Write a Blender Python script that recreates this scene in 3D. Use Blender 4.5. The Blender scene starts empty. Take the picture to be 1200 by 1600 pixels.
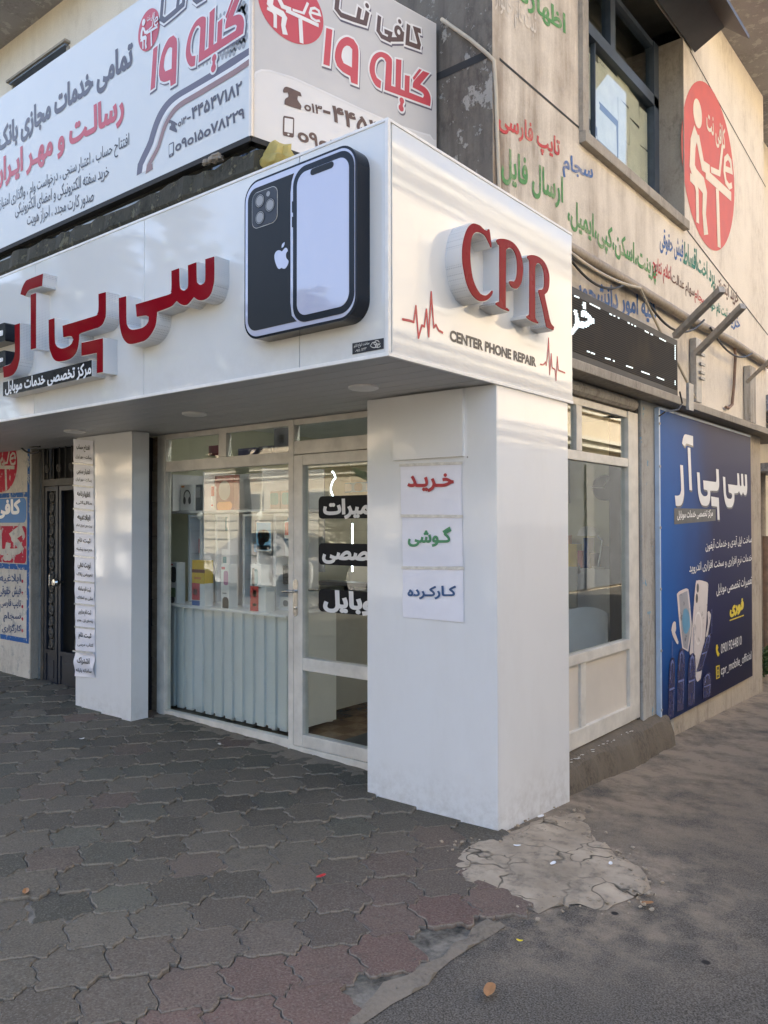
import bpy, bmesh, math, random, unicodedata
import numpy as np
from mathutils import Vector, Matrix
from mathutils.geometry import delaunay_2d_cdt

# ------------------------------------------------------------------ camera, sky, sun, exposure
S = bpy.context.scene
COL = S.collection
FPX = 1256.15                     # focal length in pixels of the 1200x1600 photograph
CAMP = Vector((2.2402, -2.8035, 1.6362))
YAW, PITCH, ROLL = -0.67964, 0.016927, -0.00131
_cy, _sy, _cp, _sp = math.cos(YAW), math.sin(YAW), math.cos(PITCH), math.sin(PITCH)
FWD = Vector((_sy*_cp, _cy*_cp, _sp))
_r = Vector((_cy, -_sy, 0)); _u = _r.cross(FWD)
RGT = _r*math.cos(ROLL) + _u*math.sin(ROLL)
UPV = _u*math.cos(ROLL) - _r*math.sin(ROLL)
cam = bpy.data.cameras.new('camera'); camo = bpy.data.objects.new('camera', cam); COL.objects.link(camo)
cam.sensor_fit = 'VERTICAL'; cam.sensor_height = 36; cam.sensor_width = 27
cam.lens = 36*FPX/1600; cam.clip_start = 0.05; cam.clip_end = 2000
camo.matrix_world = Matrix(((RGT.x, UPV.x, -FWD.x, CAMP.x), (RGT.y, UPV.y, -FWD.y, CAMP.y), (RGT.z, UPV.z, -FWD.z, CAMP.z), (0, 0, 0, 1)))
S.camera = camo

SUN_EL, SUN_AZ = math.radians(33), math.atan2(-0.80, 0.60)   # azimuth from +Y towards +X
sund = Vector((math.sin(SUN_AZ)*math.cos(SUN_EL), math.cos(SUN_AZ)*math.cos(SUN_EL), math.sin(SUN_EL)))
W = bpy.data.worlds.new('World'); S.world = W; W.use_nodes = True
nt = W.node_tree
sky = nt.nodes.new('ShaderNodeTexSky'); sky.sky_type = 'NISHITA'; sky.sun_disc = False
sky.sun_elevation = SUN_EL; sky.sun_rotation = SUN_AZ; sky.air_density = 1.0; sky.dust_density = 4.0; sky.ozone_density = 2.6
bg = nt.nodes['Background']; bg.inputs[1].default_value = 0.15
nt.links.new(sky.outputs[0], bg.inputs[0])
sl = bpy.data.lights.new('sun', 'SUN'); sl.energy = 4.5; sl.angle = math.radians(0.53); sl.color = (1, .93, .82)
so = bpy.data.objects.new('sun', sl); COL.objects.link(so); so.rotation_euler = sund.to_track_quat('Z', 'Y').to_euler(); so.location = (0, 0, 30)
S.view_settings.view_transform = 'Standard'; S.view_settings.look = 'None'
S.view_settings.exposure = 2.12; S.view_settings.gamma = 1
S.render.engine = 'CYCLES'
cy = S.cycles
cy.use_denoising = True; cy.max_bounces = 10; cy.diffuse_bounces = 4; cy.glossy_bounces = 4; cy.transparent_max_bounces = 24
cy.caustics_reflective = False; cy.caustics_refractive = False; cy.sample_clamp_indirect = 6
random.seed(7); rng = random.Random(11)

# ------------------------------------------------------------------ helpers
def ray(px, py): return FWD + RGT*((px-600)/FPX) + UPV*((800-py)/FPX)
class Plane:
    """a real surface of the place: origin o, axes u (right) and v (up), outward normal n"""
    def __init__(s, o, u, v): s.o, s.u, s.v = Vector(o), Vector(u).normalized(), Vector(v).normalized(); s.n = s.u.cross(s.v)
    def at(s, px, py):
        d = ray(px, py); t = (s.o-CAMP).dot(s.n)/d.dot(s.n); return CAMP + d*t
    def st(s, px, py):
        q = s.at(px, py)-s.o; return (q.dot(s.u), q.dot(s.v))
    def p3(s, a, b, d=0): return s.o + s.u*a + s.v*b + s.n*d
    def off(s, d): return Plane(s.o+s.n*d, s.u, s.v)
def FR(y): return Plane((0, y, 0), (1, 0, 0), (0, 0, 1))
def SD(x): return Plane((x, 0, 0), (0, 1, 0), (0, 0, 1))
GR = Plane((0, 0, 0), (1, 0, 0), (0, 1, 0))
def Z(ox, oy, sc): return lambda x, y: (ox+x/sc, oy+y/sc)

class MB:
    def __init__(s): s.v = []; s.f = []; s.m = []; s.c = None
    def add(s, vs, fs, m=0):
        b = len(s.v); s.v += [tuple(v) for v in vs]; s.f += [tuple(i+b for i in f) for f in fs]; s.m += [m]*len(fs); return b
    def box(s, a, b, m=0, bev=0):
        a, b = [min(p, q) for p, q in zip(a, b)], [max(p, q) for p, q in zip(a, b)]
        if bev:
            bm = bmesh.new(); bmesh.ops.create_cube(bm, size=1)
            for v in bm.verts: v.co = [a[i]+(v.co[i]+.5)*(b[i]-a[i]) for i in range(3)]
            bev = min(bev, min(b[i]-a[i] for i in range(3))*.45)
            bmesh.ops.bevel(bm, geom=bm.edges[:], offset=bev, segments=2, profile=.7, affect='EDGES')
            bm.verts.index_update(); s.add([v.co[:] for v in bm.verts], [[v.index for v in f.verts] for f in bm.faces], m); bm.free()
        else:
            x0, y0, z0 = a; x1, y1, z1 = b
            s.add([(x0,y0,z0),(x1,y0,z0),(x1,y1,z0),(x0,y1,z0),(x0,y0,z1),(x1,y0,z1),(x1,y1,z1),(x0,y1,z1)],
                  [(3,2,1,0),(4,5,6,7),(0,1,5,4),(1,2,6,5),(2,3,7,6),(3,0,4,7)], m)
        return s
    def pbox(s, P, a0, b0, a1, b1, d0, d1, m=0, bev=0):
        """box in a plane's own axes"""
        t = MB(); t.box((a0, b0, d0), (a1, b1, d1), m, bev)
        s.add([P.p3(*v) for v in t.v], t.f, m); return s
    def quad(s, *p, m=0): s.add(p, [tuple(range(len(p)))], m); return s
    def tube(s, pts, r, seg=8, m=0, closed=False, cap=True):
        pts = [Vector(p) for p in pts]; n = len(pts); rr = r if isinstance(r, (list, tuple)) else [r]*n
        up = Vector((0, 0, 1)); rings = []
        b = len(s.v); prev = None
        for i, p in enumerate(pts):
            q0 = pts[i-1] if (i or closed) else pts[i]; q1 = pts[(i+1) % n] if (i < n-1 or closed) else pts[i]
            t = (q1-q0).normalized() if (q1-q0).length > 1e-9 else Vector((0, 0, 1))
            if prev is None: a = t.cross(up if abs(t.z) < .95 else Vector((1, 0, 0))).normalized()
            else:
                a = prev - t*prev.dot(t); a = a.normalized() if a.length > 1e-6 else t.orthogonal().normalized()
            prev = a; c = t.cross(a)
            for k in range(seg):
                an = 2*math.pi*k/seg; s.v.append(tuple(p+(a*math.cos(an)+c*math.sin(an))*rr[i]))
        for i in range(n if closed else n-1):
            for k in range(seg):
                i2 = (i+1) % n
                s.f.append((b+i*seg+k, b+i*seg+(k+1) % seg, b+i2*seg+(k+1) % seg, b+i2*seg+k)); s.m.append(m)
        if cap and not closed:
            s.f.append(tuple(b+k for k in range(seg))[::-1]); s.m.append(m)
            s.f.append(tuple(b+(n-1)*seg+k for k in range(seg))); s.m.append(m)
        return s
    def lathe(s, o, prof, seg=24, m=0, ax=None):
        """prof: (radius, height) along axis ax from o"""
        ax = Vector(ax or (0, 0, 1)).normalized(); a = ax.orthogonal().normalized(); c = ax.cross(a); b = len(s.v); o = Vector(o)
        for r, h in prof:
            for k in range(seg):
                an = 2*math.pi*k/seg; s.v.append(tuple(o+ax*h+(a*math.cos(an)+c*math.sin(an))*r))
        for i in range(len(prof)-1):
            for k in range(seg):
                s.f.append((b+i*seg+k, b+i*seg+(k+1) % seg, b+(i+1)*seg+(k+1) % seg, b+(i+1)*seg+k)); s.m.append(m)
        return s
    def loops(s, P, loops, d0, d1, m=0, side=None, winding=True):
        """filled outline(s) on plane P, front face at d1, closed sides back to d0 (flat when d0 == d1)"""
        vs, es = [], []
        for L in loops:
            k = len(vs); n = len(L); vs += [Vector((x, y)) for x, y in L]; es += [(k+i, k+(i+1) % n) for i in range(n)]
        sg = [1 if area(L) > 0 else -1 for L in loops]
        ov, oe, of, _a, _b, _c = delaunay_2d_cdt(vs, es, [], 0, 1e-6)
        T = np.array([sum((ov[i] for i in f), Vector((0, 0)))/len(f) for f in of])
        E0 = np.array([vs[i][:] for i, j in es]); E1 = np.array([vs[j][:] for i, j in es]); wn = np.zeros(len(T))
        for c0 in range(0, len(T), 400):     # winding number of every triangle's centre
            q = T[c0:c0+400, None, :]; up = (E0[None, :, 1] <= q[..., 1]) & (E1[None, :, 1] > q[..., 1]); dn = (E0[None, :, 1] > q[..., 1]) & (E1[None, :, 1] <= q[..., 1])
            cr = (E1-E0)[None, :, 0]*(q[..., 1]-E0[None, :, 1])-(q[..., 0]-E0[None, :, 0])*(E1-E0)[None, :, 1]
            wn[c0:c0+400] = (up & (cr > 0)).sum(1)-(dn & (cr < 0)).sum(1)
        keep = [f if area([ov[i] for i in f]) > 0 else f[::-1] for f, w in zip(of, wn) if w]
        s.add([P.p3(v.x, v.y, d1) for v in ov], keep, m)
        if d0 != d1:
            big = sg[max(range(len(loops)), key=lambda k: abs(area(loops[k])))]
            for L, g in zip(loops, sg):
                n = len(L); q = L if big > 0 else L[::-1]
                s.add([P.p3(x, y, d0) for x, y in q]+[P.p3(x, y, d1) for x, y in q], [(i, (i+1) % n, n+(i+1) % n, n+i) for i in range(n)], m if side is None else side)
        return s
    def build(s, name, mats, parent=None, smooth=False, origin=None):
        mats = mats if isinstance(mats, (list, tuple)) else [mats]
        o0 = Vector((0, 0, 0))
        if parent is not None:
            q = parent
            while q is not None: o0 += q.location; q = q.parent
        elif origin is not None: o0 = Vector(origin)
        else:
            A = np.array(s.v); o0 = Vector(((A[:, 0].min()+A[:, 0].max())/2, (A[:, 1].min()+A[:, 1].max())/2, A[:, 2].min()))
        me = bpy.data.meshes.new(name); me.from_pydata([tuple(Vector(v)-o0) for v in s.v], [], s.f)
        for mt in mats: me.materials.append(mt)
        me.polygons.foreach_set('material_index', s.m)
        if smooth:
            me.polygons.foreach_set('use_smooth', [True]*len(s.f))
            me.set_sharp_from_angle(angle=math.radians(38))
        if s.c is not None:
            ca = me.color_attributes.new('tint', 'FLOAT_COLOR', 'POINT')
            ca.data.foreach_set('color', np.array(s.c, dtype=np.float32).ravel())
        me.update()
        o = bpy.data.objects.new(name, me); COL.objects.link(o)
        if parent is not None: o.parent = parent
        else: o.location = o0
        return o
def area(L):
    return sum(L[i-1][0]*L[i][1]-L[i][0]*L[i-1][1] for i in range(len(L)))/2
def ccw(L): return L if area(L) > 0 else L[::-1]
def tag(o, label=None, cat=None, group=None, kind=None):
    if label: o['label'] = label
    if cat: o['category'] = cat
    if group: o['group'] = group
    if kind: o['kind'] = kind
    return o
def thing(name, label, cat, loc, group=None):
    o = bpy.data.objects.new(name, None); COL.objects.link(o); o.location = loc; o.empty_display_size = .1
    return tag(o, label, cat, group)
def smooth(L, sub=4, ang=48):
    """round off the soft corners of a traced outline, keep the sharp ones"""
    n = len(L); V = [Vector(p) for p in L]; sharp = []
    for i in range(n):
        a, b = V[i]-V[i-1], V[(i+1) % n]-V[i]
        sharp.append(a.length < 1e-9 or b.length < 1e-9 or abs(a.angle_signed(b, 0)) > math.radians(ang))
    out = []
    for i in range(n):
        p0, p1, p2, p3 = V[i-1], V[i], V[(i+1) % n], V[(i+2) % n]
        out.append(tuple(p1))
        if sharp[i] and sharp[(i+1) % n]: continue
        if (p2-p1).length > 6*min((p1-p0).length, (p3-p2).length): continue
        t1 = (p2-p1) if sharp[i] else (p2-p0)*.5; t2 = (p2-p1) if sharp[(i+1) % n] else (p3-p1)*.5
        for k in range(1, sub):
            t = k/sub
            out.append(tuple(p1*(2*t**3-3*t*t+1)+t1*(t**3-2*t*t+t)+p2*(-2*t**3+3*t*t)+t2*(t**3-t*t)))
    return out
def rrect(x0, y0, x1, y1, r, seg=6):
    r = min(r, abs(x1-x0)/2, abs(y1-y0)/2); o = []
    for cx, cy_, a in ((x1-r, y0+r, -90), (x1-r, y1-r, 0), (x0+r, y1-r, 90), (x0+r, y0+r, 180)):
        for k in range(seg+1):
            t = math.radians(a+90*k/seg); o.append((cx+r*math.cos(t), cy_+r*math.sin(t)))
    return o
def circ(cx, cy_, rx, ry=None, seg=40): return [(cx+rx*math.cos(2*math.pi*k/seg), cy_+(ry or rx)*math.sin(2*math.pi*k/seg)) for k in range(seg)]
def stroke(pts, w, cap=True):
    """outline of a thick 2-D line"""
    V = [Vector(p) for p in pts]; L, R = [], []
    for i, p in enumerate(V):
        a = (p-V[i-1]).normalized() if i else None; b = (V[i+1]-p).normalized() if i < len(V)-1 else None
        t = ((a or b)+(b or a)).normalized() if (a or b)+(b or a) != Vector((0, 0)) else b
        n = Vector((-t.y, t.x)); k = 1/max(.35, n.dot(Vector((-(b or a).y, (b or a).x))))
        ww = w[i] if isinstance(w, (list, tuple)) else w
        L.append(tuple(p+n*ww/2*k)); R.append(tuple(p-n*ww/2*k))
    return R+L[::-1]
def affine(src, dst):
    A = np.array([[x, y, 1] for x, y in src]); M = np.linalg.lstsq(A, np.array(dst), rcond=None)[0]
    return lambda L: [tuple(np.array([x, y, 1])@M) for x, y in L]

# ---- lettering: Persian is shaped here (contextual forms, right to left), outlines come from Blender's own font
FORM = {}
for cp in list(range(0xFB50, 0xFC00))+list(range(0xFE80, 0xFEFD)):
    d = unicodedata.decomposition(chr(cp)).split()
    if len(d) == 2 and d[0][1:-1] in ('isolated', 'initial', 'medial', 'final'):
        FORM.setdefault(chr(int(d[1], 16)), {})[d[0][1:-1]] = chr(cp)
def shape(t):
    t = t.replace('لا', '\u0001'); FORM['\u0001'] = {'isolated': '\ufefb', 'final': '\ufefc'}
    dual = lambda c: c == 'ـ' or 'initial' in FORM.get(c, {})
    joins = lambda c: c == 'ـ' or 'final' in FORM.get(c, {})
    out = []
    for i, c in enumerate(t):
        if c not in FORM: out.append(c); continue
        p = i > 0 and dual(t[i-1]) and joins(c); n = i < len(t)-1 and dual(c) and joins(t[i+1])
        k = 'medial' if p and n else 'final' if p else 'initial' if n else 'isolated'
        out.append(FORM[c].get(k, FORM[c].get('isolated', c)))
    if any(c in FORM or c == 'ـ' for c in t):
        s, run = [], ''
        res = []
        for c in out[::-1]:
            if c.isdigit() or c in '-o+': run = c+run if False else run+c
            else:
                if run: res.append(run[::-1]); run = ''
                res.append(c)
        if run: res.append(run[::-1])
        return ''.join(res)
    return ''.join(out)
_tc = bpy.data.curves.new('lettering', 'FONT'); _to = bpy.data.objects.new('lettering', _tc); COL.objects.link(_to)
def glyph_loops(s, bold=0, sub=4):
    _tc.body = shape(s); _tc.size = 1
    dg = bpy.context.evaluated_depsgraph_get(); dg.update()
    cu = _to.evaluated_get(dg).to_curve(dg); L = []
    for sp in cu.splines:
        b = sp.bezier_points; n = len(b); pts = []
        for i in range(n):
            p0, p1, p2, p3 = b[i].co, b[i].handle_right, b[(i+1) % n].handle_left, b[(i+1) % n].co
            straight = abs((p1-p0).cross(p3-p0).z) < 1e-5 and abs((p2-p0).cross(p3-p0).z) < 1e-5
            for k in range(1 if straight else sub):
                t = k/sub; q = p0*(1-t)**3+p1*3*t*(1-t)**2+p2*3*t*t*(1-t)+p3*t**3; pts.append((q.x, q.y))
        q = [p for i, p in enumerate(pts) if math.dist(p, pts[i-1]) > 1e-5]
        if len(q) > 2: L.append(q)
    _to.evaluated_get(dg).to_curve_clear()
    if bold and L:
        bb = [(min(p[0] for p in l), min(p[1] for p in l), max(p[0] for p in l), max(p[1] for p in l)) for l in L]; L2 = []
        for l, q in zip(L, bb):
            n = len(l); o = []
            host = max((k for k in range(len(L)) if bb[k][0] <= q[0] and bb[k][1] <= q[1] and bb[k][2] >= q[2] and bb[k][3] >= q[3]), key=lambda k: abs(area(L[k])))
            sg = 1 if area(L[host]) > 0 else -1
            for i in range(n):
                a = Vector(l[i])-Vector(l[i-1]); c = Vector(l[(i+1) % n])-Vector(l[i])
                n1, n2 = Vector((a.y, -a.x)).normalized(), Vector((c.y, -c.x)).normalized(); m = n1+n2
                m = n1 if m.length < .3 else m.normalized(); k = 1/max(.5, m.dot(n1))
                o.append(tuple(Vector(l[i])+m*bold*sg*k))
            L2.append(o)
        L = L2
    return L
def text(mb, P, s, BL, BR, TL, d=.003, bold=0, m=0, d0=None, px=True):
    """lettering whose ink box fills the parallelogram BL-BR-TL on surface P"""
    L = glyph_loops(s, bold)
    if not L: return mb
    A = np.array([p for l in L for p in l]); x0, y0 = A.min(0); x1, y1 = A.max(0)
    a, b, c = [np.array(P.st(*q)) if px else np.array(q) for q in (BL, BR, TL)]
    L = [[tuple(a+(b-a)*((x-x0)/(x1-x0))+(c-a)*((y-y0)/(y1-y0))) for x, y in l] for l in L]
    return mb.loops(P, L, d if d0 is None else d0, d, m)
def lettering(parent, P, s, BL, BR, TL, mat, d=.003, bold=0, name='lettering', px=True):
    mb = MB(); text(mb, P, s, BL, BR, TL, d, bold, px=px); return mb.build(name, mat, parent)

# ------------------------------------------------------------------ materials
class NT:
    def __init__(s, name):
        s.m = bpy.data.materials.new(name); s.m.use_nodes = True; s.t = s.m.node_tree; s.b = s.t.nodes['Principled BSDF']
        s.co = s.t.nodes.new('ShaderNodeTexCoord').outputs['Object']
    def n(s, k, **kw):
        q = s.t.nodes.new(k)
        for a, v in kw.items(): setattr(q, a, v)
        return q
    def l(s, a, b): s.t.links.new(a, b)
    def put(s, sock, v):
        if hasattr(v, 'is_output'): s.l(v, sock)
        elif isinstance(v, (tuple, list)) and len(v) == 3 and sock.type == 'RGBA': sock.default_value = (*v, 1)
        else: sock.default_value = v
    def map(s, sc=(1, 1, 1), loc=(0, 0, 0), rot=(0, 0, 0)):
        q = s.n('ShaderNodeMapping'); s.l(s.co, q.inputs[0]); q.inputs['Scale'].default_value = sc; q.inputs['Location'].default_value = loc; q.inputs['Rotation'].default_value = rot; return q.outputs[0]
    def noise(s, scale, det=5, rough=.55, sc=None, loc=(0, 0, 0), dist=0):
        q = s.n('ShaderNodeTexNoise'); q.inputs['Scale'].default_value = scale; q.inputs['Detail'].default_value = det; q.inputs['Roughness'].default_value = rough; q.inputs['Distortion'].default_value = dist
        s.l(s.map(sc or (1, 1, 1), loc), q.inputs['Vector']); return q.outputs['Fac']
    def voro(s, scale, feat='DISTANCE_TO_EDGE', sc=None, rnd=1):
        q = s.n('ShaderNodeTexVoronoi', feature=feat); q.inputs['Scale'].default_value = scale; q.inputs['Randomness'].default_value = rnd
        s.l(s.map(sc or (1, 1, 1)), q.inputs['Vector']); return q.outputs[0]
    def ramp(s, f, a, b, lo=0., hi=1.):
        q = s.n('ShaderNodeMapRange'); s.put(q.inputs[0], f)
        for i, v in zip((1, 2, 3, 4), (a, b, lo, hi)): q.inputs[i].default_value = v
        return q.outputs[0]
    def mix(s, f, a, b, mode='MIX'):
        q = s.n('ShaderNodeMix', data_type='RGBA', blend_type=mode); s.put(q.inputs[0], f); s.put(q.inputs[6], a); s.put(q.inputs[7], b); return q.outputs[2]
    def math(s, op, a, b=0.):
        q = s.n('ShaderNodeMath', operation=op); s.put(q.inputs[0], a); s.put(q.inputs[1], b); return q.outputs[0]
    def xyz(s):
        q = s.n('ShaderNodeSeparateXYZ'); s.l(s.co, q.inputs[0]); return q.outputs
    def bump(s, h, st=.3, dist=.01, nrm=None):
        q = s.n('ShaderNodeBump'); s.put(q.inputs['Height'], h); q.inputs['Strength'].default_value = st; q.inputs['Distance'].default_value = dist
        if nrm is not None: s.l(nrm, q.inputs['Normal'])
        s.l(q.outputs[0], s.b.inputs['Normal']); return q.outputs[0]
    def fin(s, col=None, rough=None, **kw):
        if col is not None: s.put(s.b.inputs['Base Color'], col)
        if rough is not None: s.put(s.b.inputs['Roughness'], rough)
        for k, v in kw.items(): s.put(s.b.inputs[k.replace('_', ' ')], v)
        return s.m
def flat(name, col, rough=.5, var=.12, scale=9, bump=0, **kw):
    q = NT(name); f = q.noise(scale, 6, .6)
    c = q.mix(q.ramp(f, .3, .7), tuple(x*(1-var) for x in col), tuple(min(1, x*(1+var)) for x in col))
    if bump: q.bump(q.noise(scale*8, 4), bump, .004)
    return q.fin(c, q.ramp(f, .3, .7, max(.02, rough-.05), rough+.06), **kw)
def panelmat(name, col=(.71, .715, .70), rough=.03, grime=.5):
    """glossy aluminium composite sheet: slightly wavy, thin grime"""
    q = NT(name); w = q.noise(1.3, 2, .5); g = q.noise(3.5, 8, .65, (1, 1, .35)); fine = q.noise(60, 3)
    z = q.xyz()[2]
    low = q.ramp(z, .0, .28, 1, 0); lowm = q.math('MULTIPLY', low, q.ramp(q.noise(14, 6, .7), .42, .72))
    c = q.mix(q.math('MULTIPLY', q.ramp(g, .48, .8), .25*grime), col, (.55, .53, .49)); c = q.mix(q.math('MULTIPLY', lowm, .6*grime), c, (.36, .33, .29))
    q.bump(w, .012, .02)
    sp = q.ramp(q.voro(3.1, 'F1'), .022, .012); c = q.mix(q.math('MULTIPLY', sp, .75), c, (.12, .10, .08))
    return q.fin(c, q.ramp(g, .3, .8, rough*.8, rough+.07), IOR=1.68)
def weathered(name, base, dirt, peel=None, streak=.6, patch=.5, scale=1., peel_t=.56, rough=.85, bump=.35, top=None, grad=None):
    """old painted plaster: rain streaks, blotches, peeling paint"""
    q = NT(name)
    a = q.noise(1.1*scale, 8, .62); st = q.noise(3.2*scale, 7, .6, (1.6, 1.6, .16)); sp = q.noise(16*scale, 6, .7, (1, 1, .5)); f = q.noise(70, 4, .6)
    c = q.mix(q.ramp(a, .3, .7), base, tuple(x*.86 for x in base))
    c = q.mix(q.math('MULTIPLY', q.ramp(st, .5, .76), streak), c, dirt)
    c = q.mix(q.math('MULTIPLY', q.math('MULTIPLY', q.ramp(a, .44, .66), q.ramp(sp, .45, .62)), patch), c, dirt)
    if top:  # stained from the top down
        z = q.xyz()[2]; c = q.mix(q.math('MULTIPLY', q.ramp(z, top[0], top[1]), q.ramp(st, .35, .65, .2, .9)), c, tuple(x*.6 for x in dirt))
    if grad:  # old rain dirt, heaviest at one end of the wall (a distance along Y)
        yv = q.xyz()[1]; gm = q.ramp(yv, grad[0], grad[1], 0, 1); c = q.mix(q.math('MULTIPLY', gm, q.math('MULTIPLY', q.ramp(st, .36, .62), q.ramp(a, .3, .62))), c, tuple(x*.75 for x in dirt)); c = q.mix(q.math('MULTIPLY', gm, .22), c, (.36, .32, .27))
    h = f
    if peel:
        pm = q.ramp(q.noise(5*scale, 9, .68, (1, 1, .8)), peel_t, peel_t+.025); c = q.mix(pm, c, peel); h = q.math('ADD', q.math('MULTIPLY', f, .35), pm)
    c = q.mix(q.ramp(f, .35, .75, 0, .18), c, tuple(x*.5 for x in dirt))
    q.bump(h, bump, .006)
    return q.fin(c, rough, Specular_IOR_Level=.25)
def glassmat(name, tint=(.93, .96, .95), ior=1.75, rough=.0):
    m = bpy.data.materials.new(name); m.use_nodes = True; t = m.node_tree; t.nodes.clear()
    o = t.nodes.new('ShaderNodeOutputMaterial'); mx = t.nodes.new('ShaderNodeMixShader'); tr = t.nodes.new('ShaderNodeBsdfTransparent'); gl = t.nodes.new('ShaderNodeBsdfGlossy'); geo = t.nodes.new('ShaderNodeNewGeometry')
    def mth(op, a, b):
        k = t.nodes.new('ShaderNodeMath'); k.operation = op
        for i, v in enumerate((a, b)):
            if hasattr(v, 'is_output'): t.links.new(v, k.inputs[i])
            else: k.inputs[i].default_value = v
        return k.outputs[0]
    dt_ = t.nodes.new('ShaderNodeVectorMath'); dt_.operation = 'DOT_PRODUCT'; t.links.new(geo.outputs['Normal'], dt_.inputs[0]); t.links.new(geo.outputs['Incoming'], dt_.inputs[1])
    f0 = ((ior-1)/(ior+1))**2; fac = mth('ADD', mth('MULTIPLY', mth('POWER', mth('SUBTRACT', 1., mth('ABSOLUTE', dt_.outputs['Value'], 0)), 5.), 1-f0), f0)
    tr.inputs[0].default_value = (*tint, 1); gl.inputs['Roughness'].default_value = rough;
    n = t.nodes.new('ShaderNodeTexNoise'); n.inputs['Scale'].default_value = .8; b = t.nodes.new('ShaderNodeBump'); b.inputs['Strength'].default_value = .03; b.inputs['Distance'].default_value = .02
    tc = t.nodes.new('ShaderNodeTexCoord'); t.links.new(tc.outputs['Object'], n.inputs['Vector']); t.links.new(n.outputs[0], b.inputs['Height']); t.links.new(b.outputs[0], gl.inputs['Normal'])
    t.links.new(fac, mx.inputs[0]); t.links.new(tr.outputs[0], mx.inputs[1]); t.links.new(gl.outputs[0], mx.inputs[2]); t.links.new(mx.outputs[0], o.inputs[0]); return m
def glow(name, col, st):
    q = NT(name); q.b.inputs['Emission Color'].default_value = (*col, 1); q.b.inputs['Emission Strength'].default_value = st; return q.fin(col, .4)

M = {}
M['acm'] = panelmat('white_composite_panel', grime=.25)
M['acm2'] = panelmat('white_pillar_panel', (.76, .765, .765), .045, .8)
M['soffit'] = flat('grey_soffit_panel', (.46, .46, .46), .45, .05, 2)
M['trim'] = flat('white_trim', (.78, .77, .74), .35, .08, 12)
M['gap'] = flat('dark_gap', (.03, .03, .03), .8)
q = NT('perforated_return')      # white metal returns with rows of small holes
v1 = q.voro(95, 'F1', rnd=0); hole = q.ramp(v1, .24, .30, 1, 0)
q.bump(q.math('SUBTRACT', 1., hole), .3, .002); M['perf'] = q.fin(q.mix(hole, (.66, .66, .655), (.40, .40, .41)), .35)
M['red'] = flat('red_acrylic', (.235, .006, .014), .08, .04, 3, IOR=1.33)
M['red2'] = flat('deep_red_acrylic', (.235, .003, .010), .25, .04, 3, IOR=1.33, Specular_IOR_Level=.10)
M['vred'] = flat('red_vinyl', (.42, .015, .03), .35, .05)
M['sticker'] = flat('black_door_sticker', (.008, .009, .012), .6, .1, Specular_IOR_Level=.2)
M['vblack'] = flat('black_vinyl', (.016, .017, .024), .35, .1)
M['pblack'] = flat('black_acrylic', (.012, .014, .02), .2, .06, 3, Specular_IOR_Level=.25)
M['pdark'] = flat('dark_grey_print', (.018, .022, .027), .4, .06, 3, Specular_IOR_Level=.2)
M['lav'] = flat('lavender_acrylic', (.50, .52, .66), .03, .02, 2, Coat_Weight=.8, Coat_Roughness=.01, IOR=1.65)
M['white'] = flat('white_print', (.74, .74, .74), .45, .03)
M['paper'] = flat('white_paper', (.78, .78, .84), .32, .04, 6, .15)
M['tape'] = flat('clear_tape', (.62, .60, .55), .12, .2, 30)
M['frame'] = flat('cream_painted_metal', (.62, .59, .53), .42, .16, 7, .1)
M['glass'] = glassmat('window_glass')
M['glassd'] = glassmat('tinted_glass', (.45, .5, .48), 2.0)
M['wall_side'] = weathered('cream_plaster_side', (.86, .785, .67), (.30, .225, .16), None, .16, .35, 1.0, grad=(1.0, -3.0))
M['wall_clean'] = weathered('cream_plaster', (.84, .775, .665), (.48, .41, .32), None, .25, .25, 1.0)
M['wall_dark'] = weathered('black_stained_plaster', (.20, .175, .145), (.06, .052, .045), (.36, .34, .30), .8, .7, 1.6, bump=.6)
M['eave'] = weathered('grey_mottled_slab', (.36, .35, .355), (.20, .19, .19), (.46, .45, .45), .1, .7, 1.7)
M['moss'] = weathered('mossy_concrete', (.075, .072, .055), (.02, .02, .016), (.16, .15, .10), .6, .8, 3, bump=1.0)
M['conc'] = weathered('grey_concrete', (.42, .38, .32), (.16, .14, .12), None, .5, .6, 2.0, bump=.5)
M['step'] = weathered('dirty_step_concrete', (.17, .14, .105), (.055, .047, .036), None, .0, .9, 2.6, bump=.9)
M['pil'] = weathered('peeling_pilaster', (.46, .45, .42), (.16, .145, .125), (.18, .34, .48), .65, .55, 2.0, peel_t=.635, bump=.5)
M['plinth'] = weathered('worn_plinth', (.50, .44, .36), (.20, .17, .14), None, .6, .7, 2.0)
M['frame_rusty'] = weathered('grimy_frame', (.50, .46, .40), (.12, .10, .085), None, .7, .6, 3)
M['pipe'] = weathered('stained_pipe', (.40, .34, .27), (.17, .13, .10), None, .5, .8, 4, rough=.6)
M['cable'] = flat('black_cable', (.02, .019, .018), .55)
M['cablew'] = flat('pale_cable', (.52, .45, .34), .6)
M['steel'] = flat('grey_galvanised_steel', (.36, .34, .31), .5, .25, 15, Metallic=.3)
M['chrome'] = flat('worn_chrome', (.5, .5, .49), .22, .1, 20, Metallic=1.0)
M['iron'] = flat('dark_iron', (.055, .052, .048), .6, .4, 8, .3)
M['ironblue'] = flat('navy_painted_iron', (.012, .017, .028), .5, .5, 5, .2)
M['navy'] = flat('dark_blue_grey_frame', (.055, .075, .105), .45, .25, 6)
M['hazeblue'] = flat('haze_tinted_blue_frame', (.17, .21, .27), .5, .2, 5)  # navy frame with pale haze put into its colour
M['hood'] = flat('dark_metal_hood', (.05, .052, .058), .5, .3, 4)
M['banner'] = flat('banner_vinyl', (.68, .67, .655), .38, .05, 1.3, .06)
M['bannerL'] = flat('banner_vinyl_pale', (.64, .665, .665), .36, .05, 1.1, .06)
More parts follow.
